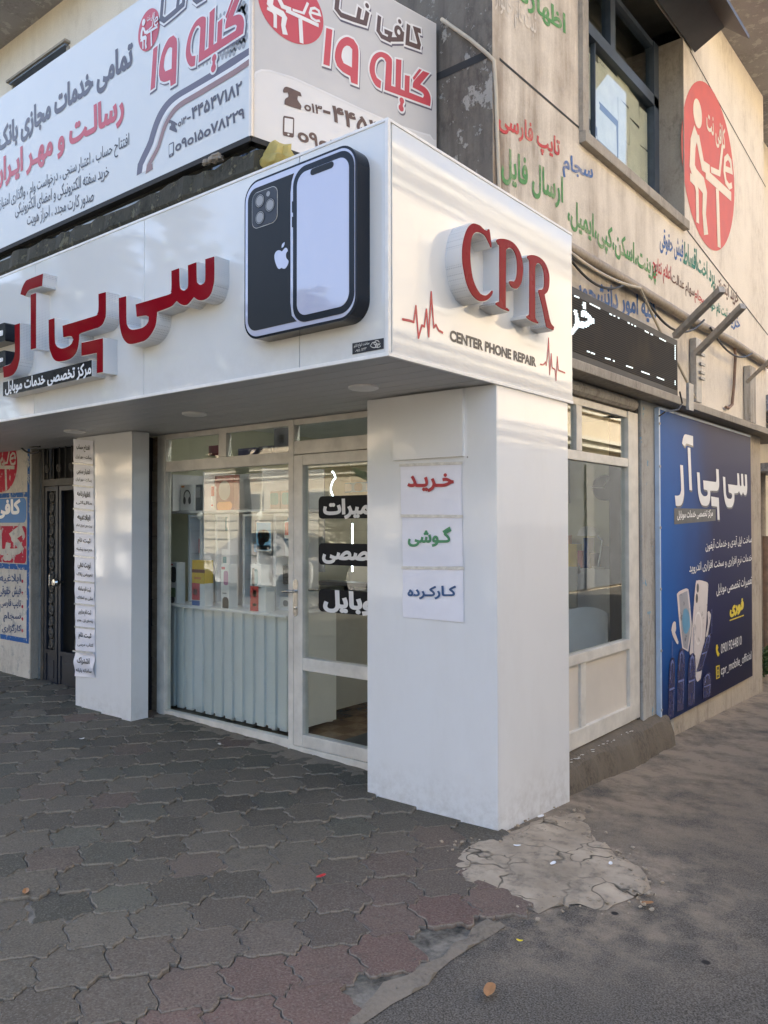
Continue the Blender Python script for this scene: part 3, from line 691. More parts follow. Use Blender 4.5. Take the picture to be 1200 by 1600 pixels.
# vinyl lettering and heartbeat lines on the side face
zc = Z(680, 330, 1200/220)
lettering(C, S0, 'CENTER PHONE REPAIR', zc(122, 1105), zc(858, 1330), zc(122, 1008), M['vblack'], .002, .045, 'vinyl_lettering')
def pulse(pts, w, zz):
    mb = MB(); L = [S0.st(*zz(*p)) for p in pts]
    mb.loops(S0, [ccw(stroke([p, q_], w)) for p, q_ in zip(L, L[1:])]+[circ(p[0], p[1], w/2, w/2, 8) for p in L], .002, .002)
    mb.build('heartbeat_line', M['vred'], C)
pulse([(895, 1305), (915, 1310), (930, 1300), (938, 1285), (945, 1315), (955, 1240), (965, 1082), (974, 1392), (988, 1215), (994, 1335), (1012, 1345), (1020, 1352), (1028, 1440), (1040, 1240), (1048, 1355), (1104, 1378)], .010, zc)
z5 = Z(380, 200, 1200/520)
pulse([(574, 690), (600, 695), (614, 700), (622, 642), (631, 757), (643, 712), (652, 716), (660, 655), (668, 752), (677, 592), (686, 720), (694, 710), (704, 730), (718, 738)], .012, z5)
# small black installer plate with pale script
zp = Z(370, 210, 1097/240); P = F0
mb = MB(); L = [P.st(*zp(*p)) for p in ((828, 1572), (1050, 1530), (1050, 1455), (828, 1493))]; mb.loops(P, [L], 0, .003); pl = mb.build('installer_plate', M['vblack'], C)
lettering(pl, P, 'ساخت انواع تابلو', zp(840, 1532), zp(950, 1510), zp(840, 1500), M['tape'], .004, .02); lettering(pl, P, '۰۹۱۱ ۱۲۳', zp(850, 1560), zp(930, 1540), zp(850, 1540), M['tape'], .004, .02)
mb = MB()
for k, (cx, cy_, r0) in enumerate(((985, 1505, 24), (1005, 1490, 20), (1012, 1510, 16))):
    pts = [P.st(*zp(cx+r0*math.cos(t)*(1+.2*math.sin(3*t)), cy_+r0*.8*math.sin(t))) for t in np.linspace(0, 6.0, 20)]; mb.loops(P, [stroke(pts, .0035)], .004+.0004*k, .004+.0004*k)
mb.build('script_flourish', M['tape'], pl)

# ---- built-up letters
def letter(parent, P, loops, d, name='letter', face='red'):
    """white perforated return, red face set in a thin white rim"""
    big = max(loops, key=lambda l: abs(area(l)))
    mb = MB(); mb.loops(P, loops, 0, d, 1, 0); r_ = mb.build(name, [M['perf'], M['trim']], parent)
    ins = []
    sg = 1 if area(big) > 0 else -1
    for l in loops:
        n = len(l); o = []
        for i in range(n):
            a, c = Vector(l[i])-Vector(l[i-1]), Vector(l[(i+1) % n])-Vector(l[i])
            n1, n2 = Vector((a.y, -a.x)).normalized(), Vector((c.y, -c.x)).normalized(); m_ = n1+n2
            m_ = n1 if m_.length < .3 else m_.normalized(); o.append(tuple(Vector(l[i])-m_*sg*.004/max(.6, m_.dot(n1))))
        ins.append(o)
    f = MB(); f.loops(P, ins, d, d+.004, 0); f.build('face', M[face], r_); return r_
D1 = .095
FP, SPL = FR(-D1), SD(D1)
def tr(P, zz, pts): return smooth([P.st(*zz(*p)) for p in pts])
CPR = thing('channel_letter_sign', 'red CPR built-up channel letters on the side face of the canopy', 'sign', (.0, .9, 2.75))
Cc = [(325,98),(375,115),(412,150),(438,160),(446,147),(461,152),(472,230),(480,316),(470,318),(446,265),(418,215),(380,189),(345,187),(318,213),(303,270),(298,380),(305,480),(320,570),(345,640),(375,690),(400,708),(430,711),(455,695),(477,669),(490,678),(487,705),(470,738),(438,765),(400,775),(365,768),(330,742),(295,695),(262,620),(240,520),(226,430),(225,330),(233,258),(250,190),(275,133),(300,107)]
Pp = [(512,256),(522,236),(550,228),(600,233),(650,255),(690,295),(725,358),(742,430),(748,500),(742,570),(730,620),(710,655),(690,668),(663,662),(640,645),(621,608),(628,591),(645,590),(668,592),(684,565),(692,500),(690,430),(678,370),(656,332),(630,318),(610,332),(602,372),(600,780),(608,815),(630,838),(628,862),(560,835),(508,800),(510,776),(533,765),(541,735),(541,330),(533,295)]
Rr = [(775,392),(786,374),(830,368),(880,385),(925,425),(958,490),(972,560),(970,640),(956,690),(932,716),(938,750),(960,850),(982,945),(1012,985),(1007,1022),(962,1005),(940,985),(906,815),(872,685),(880,664),(905,662),(920,640),(923,580),(917,515),(900,466),(876,448),(857,466),(850,530),(850,870),(862,925),(881,945),(873,965),(820,945),(772,913),(772,888),(790,878),(797,845),(797,460),(788,420)]
for Lp in (Cc, Pp, Rr): letter(CPR, S0, [tr(SPL, zc, Lp)], D1, face='red2')
LOGO = thing('channel_letter_sign', 'long red Persian channel letters on the front face of the canopy', 'sign', (-2.2, 0, 2.7))
z2, z3 = Z(0, 390, 6), Z(170, 380, 6)
logo = [(z2, [(140,700),(190,685),(190,980),(182,1050),(162,1120),(130,1172),(90,1195),(38,1207),(30,1095),(75,1082),(110,1060),(130,1020),(141,960)]),
 (z2, [(290,420),(342,402),(342,930),(290,943)]),
 (z2, [(408,220),(398,345),(310,372),(268,390),(238,442),(192,425),(210,358),(240,298),(275,273)]),
 (z2, [(458,655),(515,637),(518,840),(530,893),(555,914),(590,922),(640,905),(672,880),(688,845),(668,818),(595,828),(588,710),(880,622),(913,602),(925,560),(925,412),(997,392),(997,600),(985,660),(960,710),(920,738),(880,750),(760,790),(747,810),(744,860),(732,930),(708,985),(668,1025),(620,1045),(545,1055),(505,1030),(478,970),(463,900)]),
 (z2, [(765,870),(970,825),(970,1155),(910,1165),(910,975),(765,1003)]),
 (z3, [(95,510),(168,490),(170,720),(180,770),(202,798),(240,805),(310,790),(350,765),(372,732),(376,697),(345,685),(263,697),(252,570),(555,480),(580,460),(588,425),(588,255),(665,228),(670,395),(688,430),(715,438),(738,420),(745,380),(742,203),(827,172),(830,340),(840,370),(865,385),(893,372),(905,335),(905,145),(995,118),(995,330),(985,400),(965,470),(935,515),(890,540),(850,543),(825,533),(800,512),(770,550),(742,580),(715,590),(690,585),(662,570),(638,548),(600,590),(560,612),(458,650),(455,690),(446,760),(425,815),(395,865),(350,912),(300,933),(205,953),(160,930),(125,870),(105,780),(98,680)])]
LOGO2 = [tr(FP, zz, pts) for zz, pts in logo]
for L in LOGO2: letter(LOGO, F0, [L], D1)
# strap line plate under the letters, and the neighbouring dark letters cut by the frame
pl = thing('sign_plate', 'narrow black plate with a white Persian strap line under the red letters', 'sign', (-3.0, 0, 2.6))
Q = [FP.st(*z2(*p)) for p in ((25, 1375), (860, 1185), (860, 1033), (25, 1245))]
mb = MB(); mb.loops(F0, [Q], 0, D1-.004, 0); mb.build('plate_box', M['perf'], pl)
mb = MB(); c0 = np.mean(Q, 0); mb.loops(F0, [[tuple(np.array(p)*.99+c0*.01) for p in Q]], D1-.004, D1, 0); mb.build('plate_face', M['pblack'], pl)
lettering(pl, FP, 'مرکز تخصصی خدمات موبایل', z2(50, 1372), z2(858, 1200), z2(50, 1240), M['white'], .002, .03)
sg_ = thing('channel_letter_sign', 'dark channel letters cut off at the left end of the canopy', 'sign', (-3.5, 0, 2.75))
for y0, y1 in ((680, 890), (940, 1135)):
    a, b = FP.st(*z2(52, y0)), FP.st(*z2(52, y1)); mb = MB(); mb.loops(F0, [rrect(a[0]-.5, b[1]+.03, a[0], a[1], .02)], 0, D1); mm = mb.build('letter', M['pblack'], sg_)
    k = MB(); k.loops(F0, [rrect(a[0]-.48, b[1]+.07, a[0]-.035, a[1]-.05, .01)], D1, D1+.003); k.build('face', M['white'], mm)

# ---- big cut-out telephone
PH = thing('phone_sign', 'giant black and lavender smartphone cutout on the canopy front', 'sign', (-.5, 0, 2.5))
FP2 = FR(-.09)
X0, Z0a = FP2.st(*zp(55, 900)); X1, _ = FP2.st(*zp(858, 700)); _, zt = FP2.st(*zp(600, 142)); _, zb = FP2.st(*zp(400, 1405))
def U(x, y): return FP2.st(*zp(x, y))
mb = MB(); mb.loops(F0, [rrect(X0, zb, X1, zt, .10, 10)], 0, .09); body = mb.build('phone_body', M['pblack'], PH, smooth=True)
mb = MB(); mb.loops(F0, [rrect(X0+.010, zb+.012, X1-.010, zt-.012, .092, 10)], .09, .0925); mb.build('rim', M['lav'], PH)
xs_ = U(385, 800)[0]; xsr = U(407, 800)[0]
L = rrect(X0+.03, zb+.045, xs_+.06, zt-.05, .07, 8); L = [p for p in L if p[0] < xs_]+[]
top = U(405, 262)[1]; bot = U(425, 1385)[1]
L = [p for p in rrect(X0+.03, zb+.042, xs_, zt-.042, .06, 8) if p[0] < xs_-.08]
bx = [(xs_+.045, bot+.0), (xs_+.012, bot+.03), (xs_, bot+.10), (xs_, top-.10), (xs_+.012, top-.02), (xs_+.03, top+.02)]
L = [p for p in L if p[1] > (zb+zt)/2][::1], [p for p in L if p[1] <= (zb+zt)/2]
Lp = L[1]+smooth(bx, 3, 80)[:-2]+L[0]
Lp = [(xs_+.045, zb+.042), (xs_+.010, zb+.075), (xs_, zb+.14), (xs_, zt-.13), (xs_+.008, zt-.075), (xs_+.025, zt-.042)]
left = [p for p in rrect(X0+.03, zb+.042, xs_, zt-.042, .06, 8) if p[0] < X0+.10]
Lp = Lp+left
mb = MB(); mb.loops(F0, [Lp], .0925, .0945); back = mb.build('phone_back', M['pdark'], PH)
a, b = U(115, 520), U(297, 520); zt_, zb_ = U(205, 395)[1], U(205, 655)[1]
mb = MB(); mb.loops(F0, [rrect(a[0], zb_, b[0], zt_, .04)], .0945, .0955); cmo = mb.build('camera_island', M['tape'], back)
mb = MB(); mb.loops(F0, [rrect(a[0]+.003, zb_+.003, b[0]-.003, zt_-.003, .037)], .0955, .097); mb.build('island_plate', M['vblack'], cmo)
for (cx, cy_) in ((172, 478), (245, 508), (173, 598)):
    c = U(cx, cy_); mb = MB(); mb.loops(F0, [circ(*c, .036)], .097, .098); l_ = mb.build('lens', M['pdark'], cmo)
    mb = MB(); mb.loops(F0, [circ(*c, .031), circ(*c, .028)[::-1]], .0985, .0985); mb.loops(F0, [circ(*c, .025)], .0985, .0985); mb.build('lens_glass', M['dots'], l_)
c = U(233, 428); mb = MB(); mb.loops(F0, [circ(*c, .013)], .0985, .0985); mb.build('flash', M['dots'], cmo)
ap = [(325,835),(345,812),(360,814),(367,832),(354,852),(355,882),(371,905),(365,932),(350,955),(335,960),(320,954),(305,962),(290,948),(275,908),(270,872),(277,845),(293,830),(310,829)]
lf = [(321,811),(325,786),(343,768),(342,786),(334,804)]
def applelogo(parent, P, zz, mat, d, name='fruit_logo'):
    mb = MB()
    for pts in (ap, lf): mb.loops(P, [smooth([P.st(*zz(*p)) for p in pts], 4, 60)], d, d)
    return mb.build(name, mat, parent)
applelogo(back, F0.off(.0945), zp, M['lav'], .0015)
a = U(407, 700)[0]; b_r = U(842, 700)[0]; t1, bt = U(640, 175)[1], U(640, 1320)[1]
mb = MB(); mb.loops(F0, [rrect(a, zb+.030, b_r, zt-.026, .085, 10)], .0925, .0955); mb.build('bezel', M['pblack'], PH)
a2, b2 = U(437, 700)[0], U(808, 700)[0]
mb = MB(); mb.loops(F0, [rrect(a2, zb+.062, b2, zt-.056, .06, 10)], .0955, .0975); scn = mb.build('screen', M['lav'], PH)
p, q_ = U(548, 278), U(686, 215); zz_ = (p[1]+q_[1])/2
mb = MB(); mb.loops(F0, [rrect(p[0]-.012, zz_-.0155, q_[0]+.012, zz_+.0155, .0155)], .0975, .099); mb.build('speaker_slot', M['pdark'], scn)
mb = MB()
for (y0, y1) in ((480, 560), (590, 665)): 
    p, q_ = U(404, y0), U(404, y1); mb.loops(F0, [rrect(p[0]-.004, q_[1], p[0]+.002, p[1], .002)], .0925, .0958)
mb.build('side_button', M['pblack'], PH)

# ------------------------------------------------------------------ pillars
def pillar(name, label, x0, x1, y1, seam=None):
    o = thing(name, label, 'pillar', ((x0+x1)/2, (PY+y1)/2, 0)); z0 = -.25
    mb = MB(); mb.box((x0, PY, z0), (x1-.0, PY+.012, H0), bev=.0015); mb.build('front_panel', M['acm2'], o)
    mb = MB(); mb.box((x1-.012, PY+.0135, z0), (x1, y1, H0), bev=.0015); mb.build('side_panel', M['acm2'], o)
    mb = MB(); mb.box((x0, PY+.0135, z0), (x0+.012, y1, H0), bev=.0015); mb.box((x0+.012, y1-.014, z0), (x1-.012, y1, H0)); mb.build('inner_panel', M['acm2'], o)
    return o
PX0 = FR(PY).at(574, 900).x
PIL = pillar('shop_pillar', 'wide glossy white pillar at the street corner under the CPR letters', PX0, -.004, 1.79)
PP = FR(PY)
a, b = PP.st(617, 720), PP.st(726, 620)
mb = MB(); mb.loops(PP, [[(a[0], a[1]), (b[0], a[1]), (b[0], 2.395), (a[0], 2.395)]], 0, .022); mb.build('access_panel', M['acm2'], PIL)
LX0, LX1 = PP.at(119, 900).x, PP.at(205.5, 900).x
LPL = pillar('shop_pillar', 'narrow white pillar covered with a column of paper notices', LX0, LX1, 1.10)
def crumpled(name, P, pts, mat, seed, amp=.004, lift=.004):
    """a sheet of paper with slight waves stuck on P; pts = BL BR TR TL in photo pixels"""
    r = random.Random(seed); A_ = [np.array(P.st(*p)) for p in pts]; mb = MB(); n, k = 11, 13; ph = [r.uniform(0, 6) for _ in range(4)]
    for j in range(k):
        for i in range(n):
            u, v = i/(n-1), j/(k-1); p = (A_[0]*(1-u)+A_[1]*u)*(1-v)+(A_[3]*(1-u)+A_[2]*u)*v
            d = lift+amp*(1+math.sin(u*7+ph[0]+v*3))*.5*(.3+.7*math.sin(math.pi*v))+amp*.5*(1+math.sin(v*9+ph[1]+u*2))
            mb.v.append(tuple(P.p3(p[0]+r.uniform(-.001, .001), p[1], d)))
    mb.f = [(j*n+i, j*n+i+1, (j+1)*n+i+1, (j+1)*n+i) for j in range(k-1) for i in range(n-1)]; mb.m = [0]*len(mb.f)
    return mb.build(name, mat, smooth=True)
zn = Z(560, 590, 756/340)
for lab, pts, word, tq, mt in (('top paper notice with one red word on the corner pillar', ((151, 478), (362, 480), (360, 297), (148, 305)), 'خـریـد', ((174, 398), (336, 398), (174, 335)), 'pred2'),
        ('middle paper notice with one green word on the corner pillar', ((157, 658), (365, 655), (362, 482), (153, 480)), 'گـوشی', ((176, 588), (328, 588), (176, 520)), 'pgreen2'),
        ('bottom paper notice with one blue word on the corner pillar', ((156, 832), (368, 850), (366, 662), (156, 660)), 'کـارکـرده', ((175, 770), (344, 770), (175, 724)), 'pblue2')):
    M.setdefault('pred2', flat('printed_red', (.40, .03, .04), .4)); M.setdefault('pgreen2', flat('printed_green', (.06, .25, .12), .4)); M.setdefault('pblue2', flat('printed_blue', (.03, .09, .22), .4))
    o = crumpled('paper_notice', PP, [zn(*p) for p in pts], M['paper'], hash(word) % 7 if False else len(lab), .0025)
    tag(o, lab, 'notice', 'paper notices on the corner pillar')
    lettering(o, PP, word, *[zn(*p) for p in tq], M[mt], .0125, .035)
    mb = MB(); pa = [PP.st(*zn(*p)) for p in pts]
    (mb.loops(PP, [[(pa[3][0]-.005, pa[3][1]-.008), (pa[2][0]+.012, pa[2][1]-.008), (pa[2][0]+.012, pa[2][1]+.008), (pa[3][0]-.005, pa[3][1]+.008)]], .0125, .0125)); mb.build('tape', M['tape'], o)
z7 = Z(110, 660, 495/130)
ys_ = [95, 240, 372, 510, 648, 790, 940, 1075, 1212, 1355, 1510]
words = [('افتتاح حساب', 'رسالت - مهر ایران'), ('اعتبار سنجی', 'رسالت - مهر ایران'), ('اظهارنامه', 'مالیاتی'), ('ابلاغیه', 'نوبت دهی اجرای احکام'), ('ثبت نام', 'عدم سوء پیشینه'), ('نوبت دهی', 'تعویض پلاک'), ('ثبت نام سامانه', 'ملی و املاک'), ('ثبت نام مدارس', 'پایه های اول ، هفتم'), ('ثبت نام', 'کتاب درسی'), ('اشتراک', 'سامانه یارانه')]
labs = ['topmost notice of the column, bank account opening, on the narrow pillar', 'second notice from the top of the column, under the topmost one', 'third notice from the top, two bold lines, on the narrow pillar', 'fourth notice from the top with small print lines', 'fifth notice from the top, registration in bold, on the narrow pillar', 'sixth notice from the top, appointment booking, on the narrow pillar', 'seventh notice from the top with three small lines', 'eighth notice from the top, school registration', 'ninth notice, large bold registration heading above the crumpled sheet', 'lowest notice of the column, crumpled and torn at its foot']
for i in range(10):
    x0, x1 = 22+i*1.5, 140+i*1.2
    ya, yb = ys_[i]+3, ys_[i+1]-2
    o = crumpled('paper_notice', PP, [z7(*p) for p in ((x0, yb), (x1+1, yb+12), (x1, ya+12), (x0-1, ya))], M['paper'], 40+i, .003 if i < 9 else .012)
    tag(o, labs[i], 'notice', 'column of paper notices on the narrow pillar'); h = yb-ya
    mb = MB(); dd = .0125 if i < 9 else .030
    text(mb, PP, words[i][0], z7(x0+22, ya+h*.52), z7(x1-18, ya+h*.52+10), z7(x0+22, ya+h*.22), dd, .03)
    text(mb, PP, words[i][1], z7(x0+16, ya+h*.84), z7(x1-6, ya+h*.84+10), z7(x0+16, ya+h*.66), dd, .02); mb.build('lettering', M['vblack'], o)
    if i: mb = MB(); p, q_ = PP.st(*z7(x0-3, ya)), PP.st(*z7(x1+3, ya+12)); mb.loops(PP, [stroke([p, q_], .014)], dd+.001, dd+.001); mb.build('tape', M['tape'], o)

# ------------------------------------------------------------------ shop front: glazing towards the pavement
YS = 1.30; SF = FR(YS); fl = .05
SH = thing('storefront', 'cream framed glass shop front with its door beside the corner pillar', 'shop front', (-2.4, YS, fl))
sx = lambda px, py=900: SF.st(px, py)[0]
sz = lambda px, py: SF.st(px, py)[1]
xL, xM0, xM1, xR = sx(250), sx(455), sx(463), -.90
zT0, zT1 = sz(260, 738), sz(260, 722)
mb = MB()
def bar(mb, P, a0, b0, a1, b1, d0=-.035, d1=.03, bev=.006): mb.pbox(P, a0, b0, a1, b1, d0, d1, 0, bev)
bar(mb, SF, xL, .02, sx(262), 2.40); bar(mb, SF, xM0, .02, xM1, 2.40); bar(mb, SF, sx(262)+.001, zT0, xM0-.001, zT1, -.03, .026); bar(mb, SF, xM1+.001, zT0+.06, xR, zT1+.07, -.03, .026)
bar(mb, SF, sx(262)+.001, .02, xM0-.001, .105, -.03, .026); bar(mb, SF, xL, 2.36, xR, 2.40, -.03, .022, 0)
bar(mb, SF, sx(345, 700), zT1+.001, sx(357, 700), 2.36, -.03, .024); mb.build('frame', M['frame'], SH)
mb = MB()
for a0, b0, a1, b1 in ((sx(262), .10, xM0, zT0), (sx(262), zT1, sx(345, 700), 2.37), (sx(357, 700), zT1, xM0, 2.37), (xM1, zT1+.07, xR, 2.37)): mb.pbox(SF, a0-.005, b0, a1+.005, b1, -.004, 0)
mb.build('pane', M['glass'], SH)
zc8 = Z(230, 620, 1021/370)
dr = MB(); dx0, dx1 = xM1+.004, xR
di0 = sx(477)
zr0, zr1 = sz(500, 1050), sz(500, 1030)
bar(dr, SF, dx0, .075, di0, zT0+.055); bar(dr, SF, di0+.001, zT0-.02, dx1, zT0+.055); bar(dr, SF, di0+.001, zr0, dx1, zr1); bar(dr, SF, di0+.001, .075, dx1, .16); bar(dr, SF, dx1-.09, .075, dx1, zT0-.021, -.03, .026)
door = dr.build('door', M['frame'], SH)
mb = MB(); mb.pbox(SF, di0, zr1, dx1-.08, zT0-.02, -.004, 0); mb.pbox(SF, di0, .16, dx1-.08, zr0, -.004, 0); mb.build('pane', M['glass'], door)
mb = MB(); mb.pbox(SF, xM0, .0, dx1, .072, -.06, .035, 0, .008); mb.build('threshold', M['frame'], SH)
h0, h1 = SF.st(467, 962), SF.st(467, 905); hx = SF.st(467, 930)[0]
mb = MB(); mb.loops(SF, [rrect(hx-.022, h0[1], hx+.022, h1[1], .022)], .030, .036); hd = mb.build('handle_plate', M['chrome'], door)
zh = SF.st(467, 923)[1]
mb = MB(); mb.tube([SF.p3(hx, zh, .036), SF.p3(hx, zh, .075), SF.p3(hx-.02, zh, .085), SF.p3(hx-.09, zh-.004, .08)], [.010, .010, .010, .008], 10); mb.build('handle', M['chrome'], hd, smooth=True); mb = MB(); mb.lathe(SF.p3(hx, zh-.12, .036), [(.012, 0), (.012, .006), (0, .007)], 16, ax=SF.n); mb.build('keyhole', M['chrome'], hd, smooth=True)
mb = MB(); mb.tube([SF.p3(hx, zh, -.04), SF.p3(hx, zh, -.085), SF.p3(hx+.11, zh+.004, -.09)], .009, 10); mb.build('inner_handle', M['chrome'], hd, smooth=True)
zs = Z(250, 640, 1200/350); GPn = SF.off(.003)
for (y0, y1, w, q3, lab) in (((455, 600, 'تعمیرات', ((875, 588), (1165, 575), (875, 480)), 'a')), (705, 845, 'تخصصی', ((870, 825), (1180, 812), (870, 728)), 'b'), (950, 1095, 'موبایل', ((875, 1085), (1180, 1075), (875, 962)), 'c')):
    a_, b_2 = GPn.st(*zs(850, y1-15)), GPn.st(*zs(850, y0+10)); mb = MB(); mb.loops(GPn, [rrect(a_[0], a_[1], xR-.12, b_2[1], .035)], 0, .001); stk = mb.build('door_sticker', M['sticker'], door)
    L_ = [GPn.st(*zs(*p)) for p in q3]; dx_ = xR-.13-L_[1][0]
    lettering(stk, GPn, w, L_[0], (xR-.14, L_[0][1]), (L_[0][0], L_[2][1]), M['white'], .0025, .05, px=False)
# jamb of stone tile strips and the dark reveal behind the narrow pillar
mb = MB(); x0t, x1t = sx(237), sx(250)-.002; z = .03; r7 = random.Random(3)
while z < 2.39:
    h = r7.uniform(.22, .30); mb.box((x0t, YS+r7.uniform(0, .006), z), (x1t, YS+.08, min(2.395, z+h-.004)), bev=.003); z += h
q = NT('beige_stone_tile'); n1 = q.noise(9, 8, .7, (1, 1, 1.6)); n2 = q.noise(2.2, 5); c = q.mix(q.ramp(n1, .35, .65), (.20, .145, .095), (.36, .28, .20)); c = q.mix(q.ramp(n2, .55, .7, 0, .7), c, (.24, .105, .065)); q.bump(n1, .6, .006)
M['stone'] = q.fin(c, .55)
jt = thing('tiled_jamb', 'narrow beige stone tiled jamb between the paper covered pillar and the glass', 'wall strip', ((x0t+x1t)/2, YS, .03)); mb.build('stone_tile', M['stone'], jt)
mb = MB(); mb.box((FR(1.27).st(222, 900)[0], 1.27, -.1), (x0t-.004, 1.45, 2.395)); mb.build('dark_reveal', M['vblack'], jt)

# ---- side window towards the alley
WX = -.22; SW = SD(WX); SI = thing('side_window', 'cream framed side shop window with solid lower panels above the step', 'window', (WX, 2.8, .06))
z6, z6b = Z(880, 620, 985/160), Z(880, 850, 738/180)
yR1, yR0 = SW.st(993, 900)[0], SW.st(977.5, 900)[0]
zt0, zt1 = SW.st(*z6(600, 680))[1], SW.st(*z6(600, 598))[1]
zm1, zm0 = SW.st(*z6b(410, 605))[1], SW.st(*z6b(410, 665))[1]; zb1 = SW.st(*z6b(430, 1050))[1]; zb0 = .125
ym0, ym1 = SW.st(896.5, 680)[0], SW.st(905, 680)[0]; yp0, yp1 = SW.st(903, 1080)[0], SW.st(911, 1080)[0]
mb = MB(); yA = 1.81
bar(mb, SW, yR0, zb0, yR1, 2.52); bar(mb, SW, yA, zt0, yR0-.001, zt1, -.03, .026); bar(mb, SW, yA, zm0, yR0-.001, zm1, -.03, .034); bar(mb, SW, yA, zb0, yR0-.001, zb1+.03, -.03, .034); bar(mb, SW, yA, 2.47, yR0-.001, 2.52, -.03, .02)
bar(mb, SW, ym0, zt1+.001, ym1, 2.47, -.03, .022); bar(mb, SW, yp0, zb1+.031, yp1, zm0-.001, -.03, .024); bar(mb, SW, yA-.02, zb0, yA+.05, 2.5); mb.build('frame', M['frame'], SI)
mb = MB(); mb.pbox(SW, yA, zb1, yR0, zm0+.01, -.02, .004); mb.build('lower_panel', flat('pale_filler_panel', (.62, .57, .50), .5, .06, 3), SI)
mb = MB(); mb.pbox(SW, yA, zm1-.005, yR0+.005, zt0+.005, -.004, 0); mb.pbox(SW, yA, zt1-.005, yR0+.005, 2.475, -.004, 0); mb.build('pane', M['glass'], SI)
mb = MB(); mb.pbox(SW, yR1+.001, zb0-.03, SW.st(1000, 900)[0], 2.52, -.05, -.005, 0, .006); mb.build('jamb_strip', M['frame_rusty'], SI)

# ---- the room behind the glass
cw = flat('pale_olive_wall', (.66, .64, .46), .7, .05, 3); RX0, RY1, RZ = -4.05, 4.35, 2.62
RM = thing('shop_interior', 'pale olive shop room behind the glass with a tiled floor', 'room', (-2.2, 2.8, .04))
mb = MB(); mb.quad((RX0, YS, .04), (RX0, RY1, .04), (RX0, RY1, RZ), (RX0, YS, RZ)); mb.quad((RX0, RY1, .04), (-.30, RY1, .04), (-.30, RY1, RZ), (RX0, RY1, RZ)); mb.quad((-.30, yR1-.02, .04), (-.30, RY1, .04), (-.30, RY1, RZ), (-.30, yR1-.02, RZ)); mb.box((-.68, 3.98, .04), (-.31, RY1-.002, RZ)); mb.build('wall', cw, RM)
mb = MB(); mb.quad((RX0, YS, RZ), (RX0, RY1, RZ), (-.3, RY1, RZ), (-.3, YS, RZ)); mb.build('ceiling', M['trim'], RM)
q = NT('brown_floor_tile'); ck = q.n('ShaderNodeTexChecker'); ck.inputs['Scale'].default_value = 6; q.l(q.co, ck.inputs[0]); ck.inputs[1].default_value = (.20, .115, .06, 1); ck.inputs[2].default_value = (.32, .21, .12, 1)
c = q.mix(q.ramp(q.noise(20, 5), .4, .7, 0, .6), ck.outputs[0], (.14, .08, .045)); mb = MB(); mb.quad((RX0, YS-.02, .045), (-.3, YS-.02, .045), (-.3, RY1, .045), (RX0, RY1, .045)); mb.build('floor', q.fin(c, .25), RM)
mb = MB(); mb.box((-1.75, 1.42, .046), (-.95, 2.5, .052)); mb.build('door_mat', flat('dark_mat', (.05, .048, .046), .95), RM)
slat = flat('pale_grey_batten', (.80, .80, .79), .45, .04, 4); shw = flat('white_shelf_board', (.72, .72, .74), .35, .04); gr_ = flat('grey_cabinet_back', (.33, .34, .34), .5, .06)
# display cabinet: battened front on short legs, shelf on top
CF = FR(1.46); cx0, cx1 = CF.st(263, 1000)[0], CF.st(455, 1000)[0]; ct, cb = CF.st(360, 953)[1], CF.st(360, 1124)[1]
CB = thing('display_cabinet', 'pale grey battened display counter on short legs behind the left pane', 'cabinet', ((cx0+cx1)/2, 1.7, .046))
mb = MB(); n = 12; w_ = (cx1-cx0)/n
for i in range(n): mb.box((cx0+i*w_, 1.46, cb), (cx0+i*w_+w_*.62, 1.485, ct-.012), bev=.003)
mb.build('batten', slat, CB); mb = MB(); mb.box((cx0, 1.487, cb+.01), (cx1, 1.96, ct-.012)); mb.build('body', gr_ if False else slat, CB)
mb = MB(); mb.box((cx0-.01, 1.40, ct-.011), (cx1+.01, 1.97, ct+.008), bev=.003); mb.build('top_shelf', shw, CB)
for px in (285, 350, 415):
    x = CF.st(px, 1130)[0]; mb = MB(); mb.lathe((x, 1.56, .046), [(.026, 0), (.026, cb-.03)], 14); mb.build('leg', M['trim'], CB, smooth=True)
# wall shelving: a deck with compartments and four tall narrow frames
HF = FR(1.60); hx0, hx1 = HF.st(268, 800)[0], HF.st(455, 800)[0]; hz0, hz1 = HF.st(360, 801)[1], HF.st(360, 797)[1]
SHV = thing('display_shelving', 'white shelving of tall narrow frames under a compartment deck in the window', 'shelving', ((hx0+hx1)/2, 1.8, ct+.008))
mb = MB(); mb.box((hx0, 1.58, hz0), (hx1, 1.95, hz1), bev=.003)
for px in (268, 317, 409): x = HF.st(px, 780)[0]; mb.box((x, 1.60, hz1+.001), (x+.014, 1.95, HF.st(360, 735)[1]))
mb.build('deck', shw, SHV)
mb = MB()
for a, b in ((291, 312), (333, 356), (376, 402), (424, 452)):
    x0, x1 = HF.st(a, 880)[0], HF.st(b, 880)[0]; z1 = hz0-.012; z0 = ct+.01
    for p in ((x0, z0, x0+.028, z1), (x1-.028, z0, x1, z1), (x0+.0225, z1-.022, x1-.0225, z1), (x0+.0225, z0, x1-.0225, z0+.02)): mb.box((p[0], 1.62, p[1]), (p[2], 1.93, p[3]), bev=.002)
mb.build('tall_frame', shw, SHV)
mb = MB(); mb.box((hx0, 1.97, ct+.3), (hx1+.0, 1.985, HF.st(360, 735)[1])); mb.build('back_board', gr_, SHV)
mb = MB()
for zz in (.30, .55, .80):
    z_ = ct+zz*(hz0-ct)
    for a, b in ((291, 312), (333, 356), (376, 402), (424, 452)): mb.box((HF.st(a, 880)[0]+.024, 1.63, z_), (HF.st(b, 880)[0]-.024, 1.92, z_+.006))
mb.build('glass_shelf', M['glass'], SHV)
mb = MB(); x0d, x1d = FR(2.2).st(262, 700)[0], FR(2.2).st(458, 700)[0]
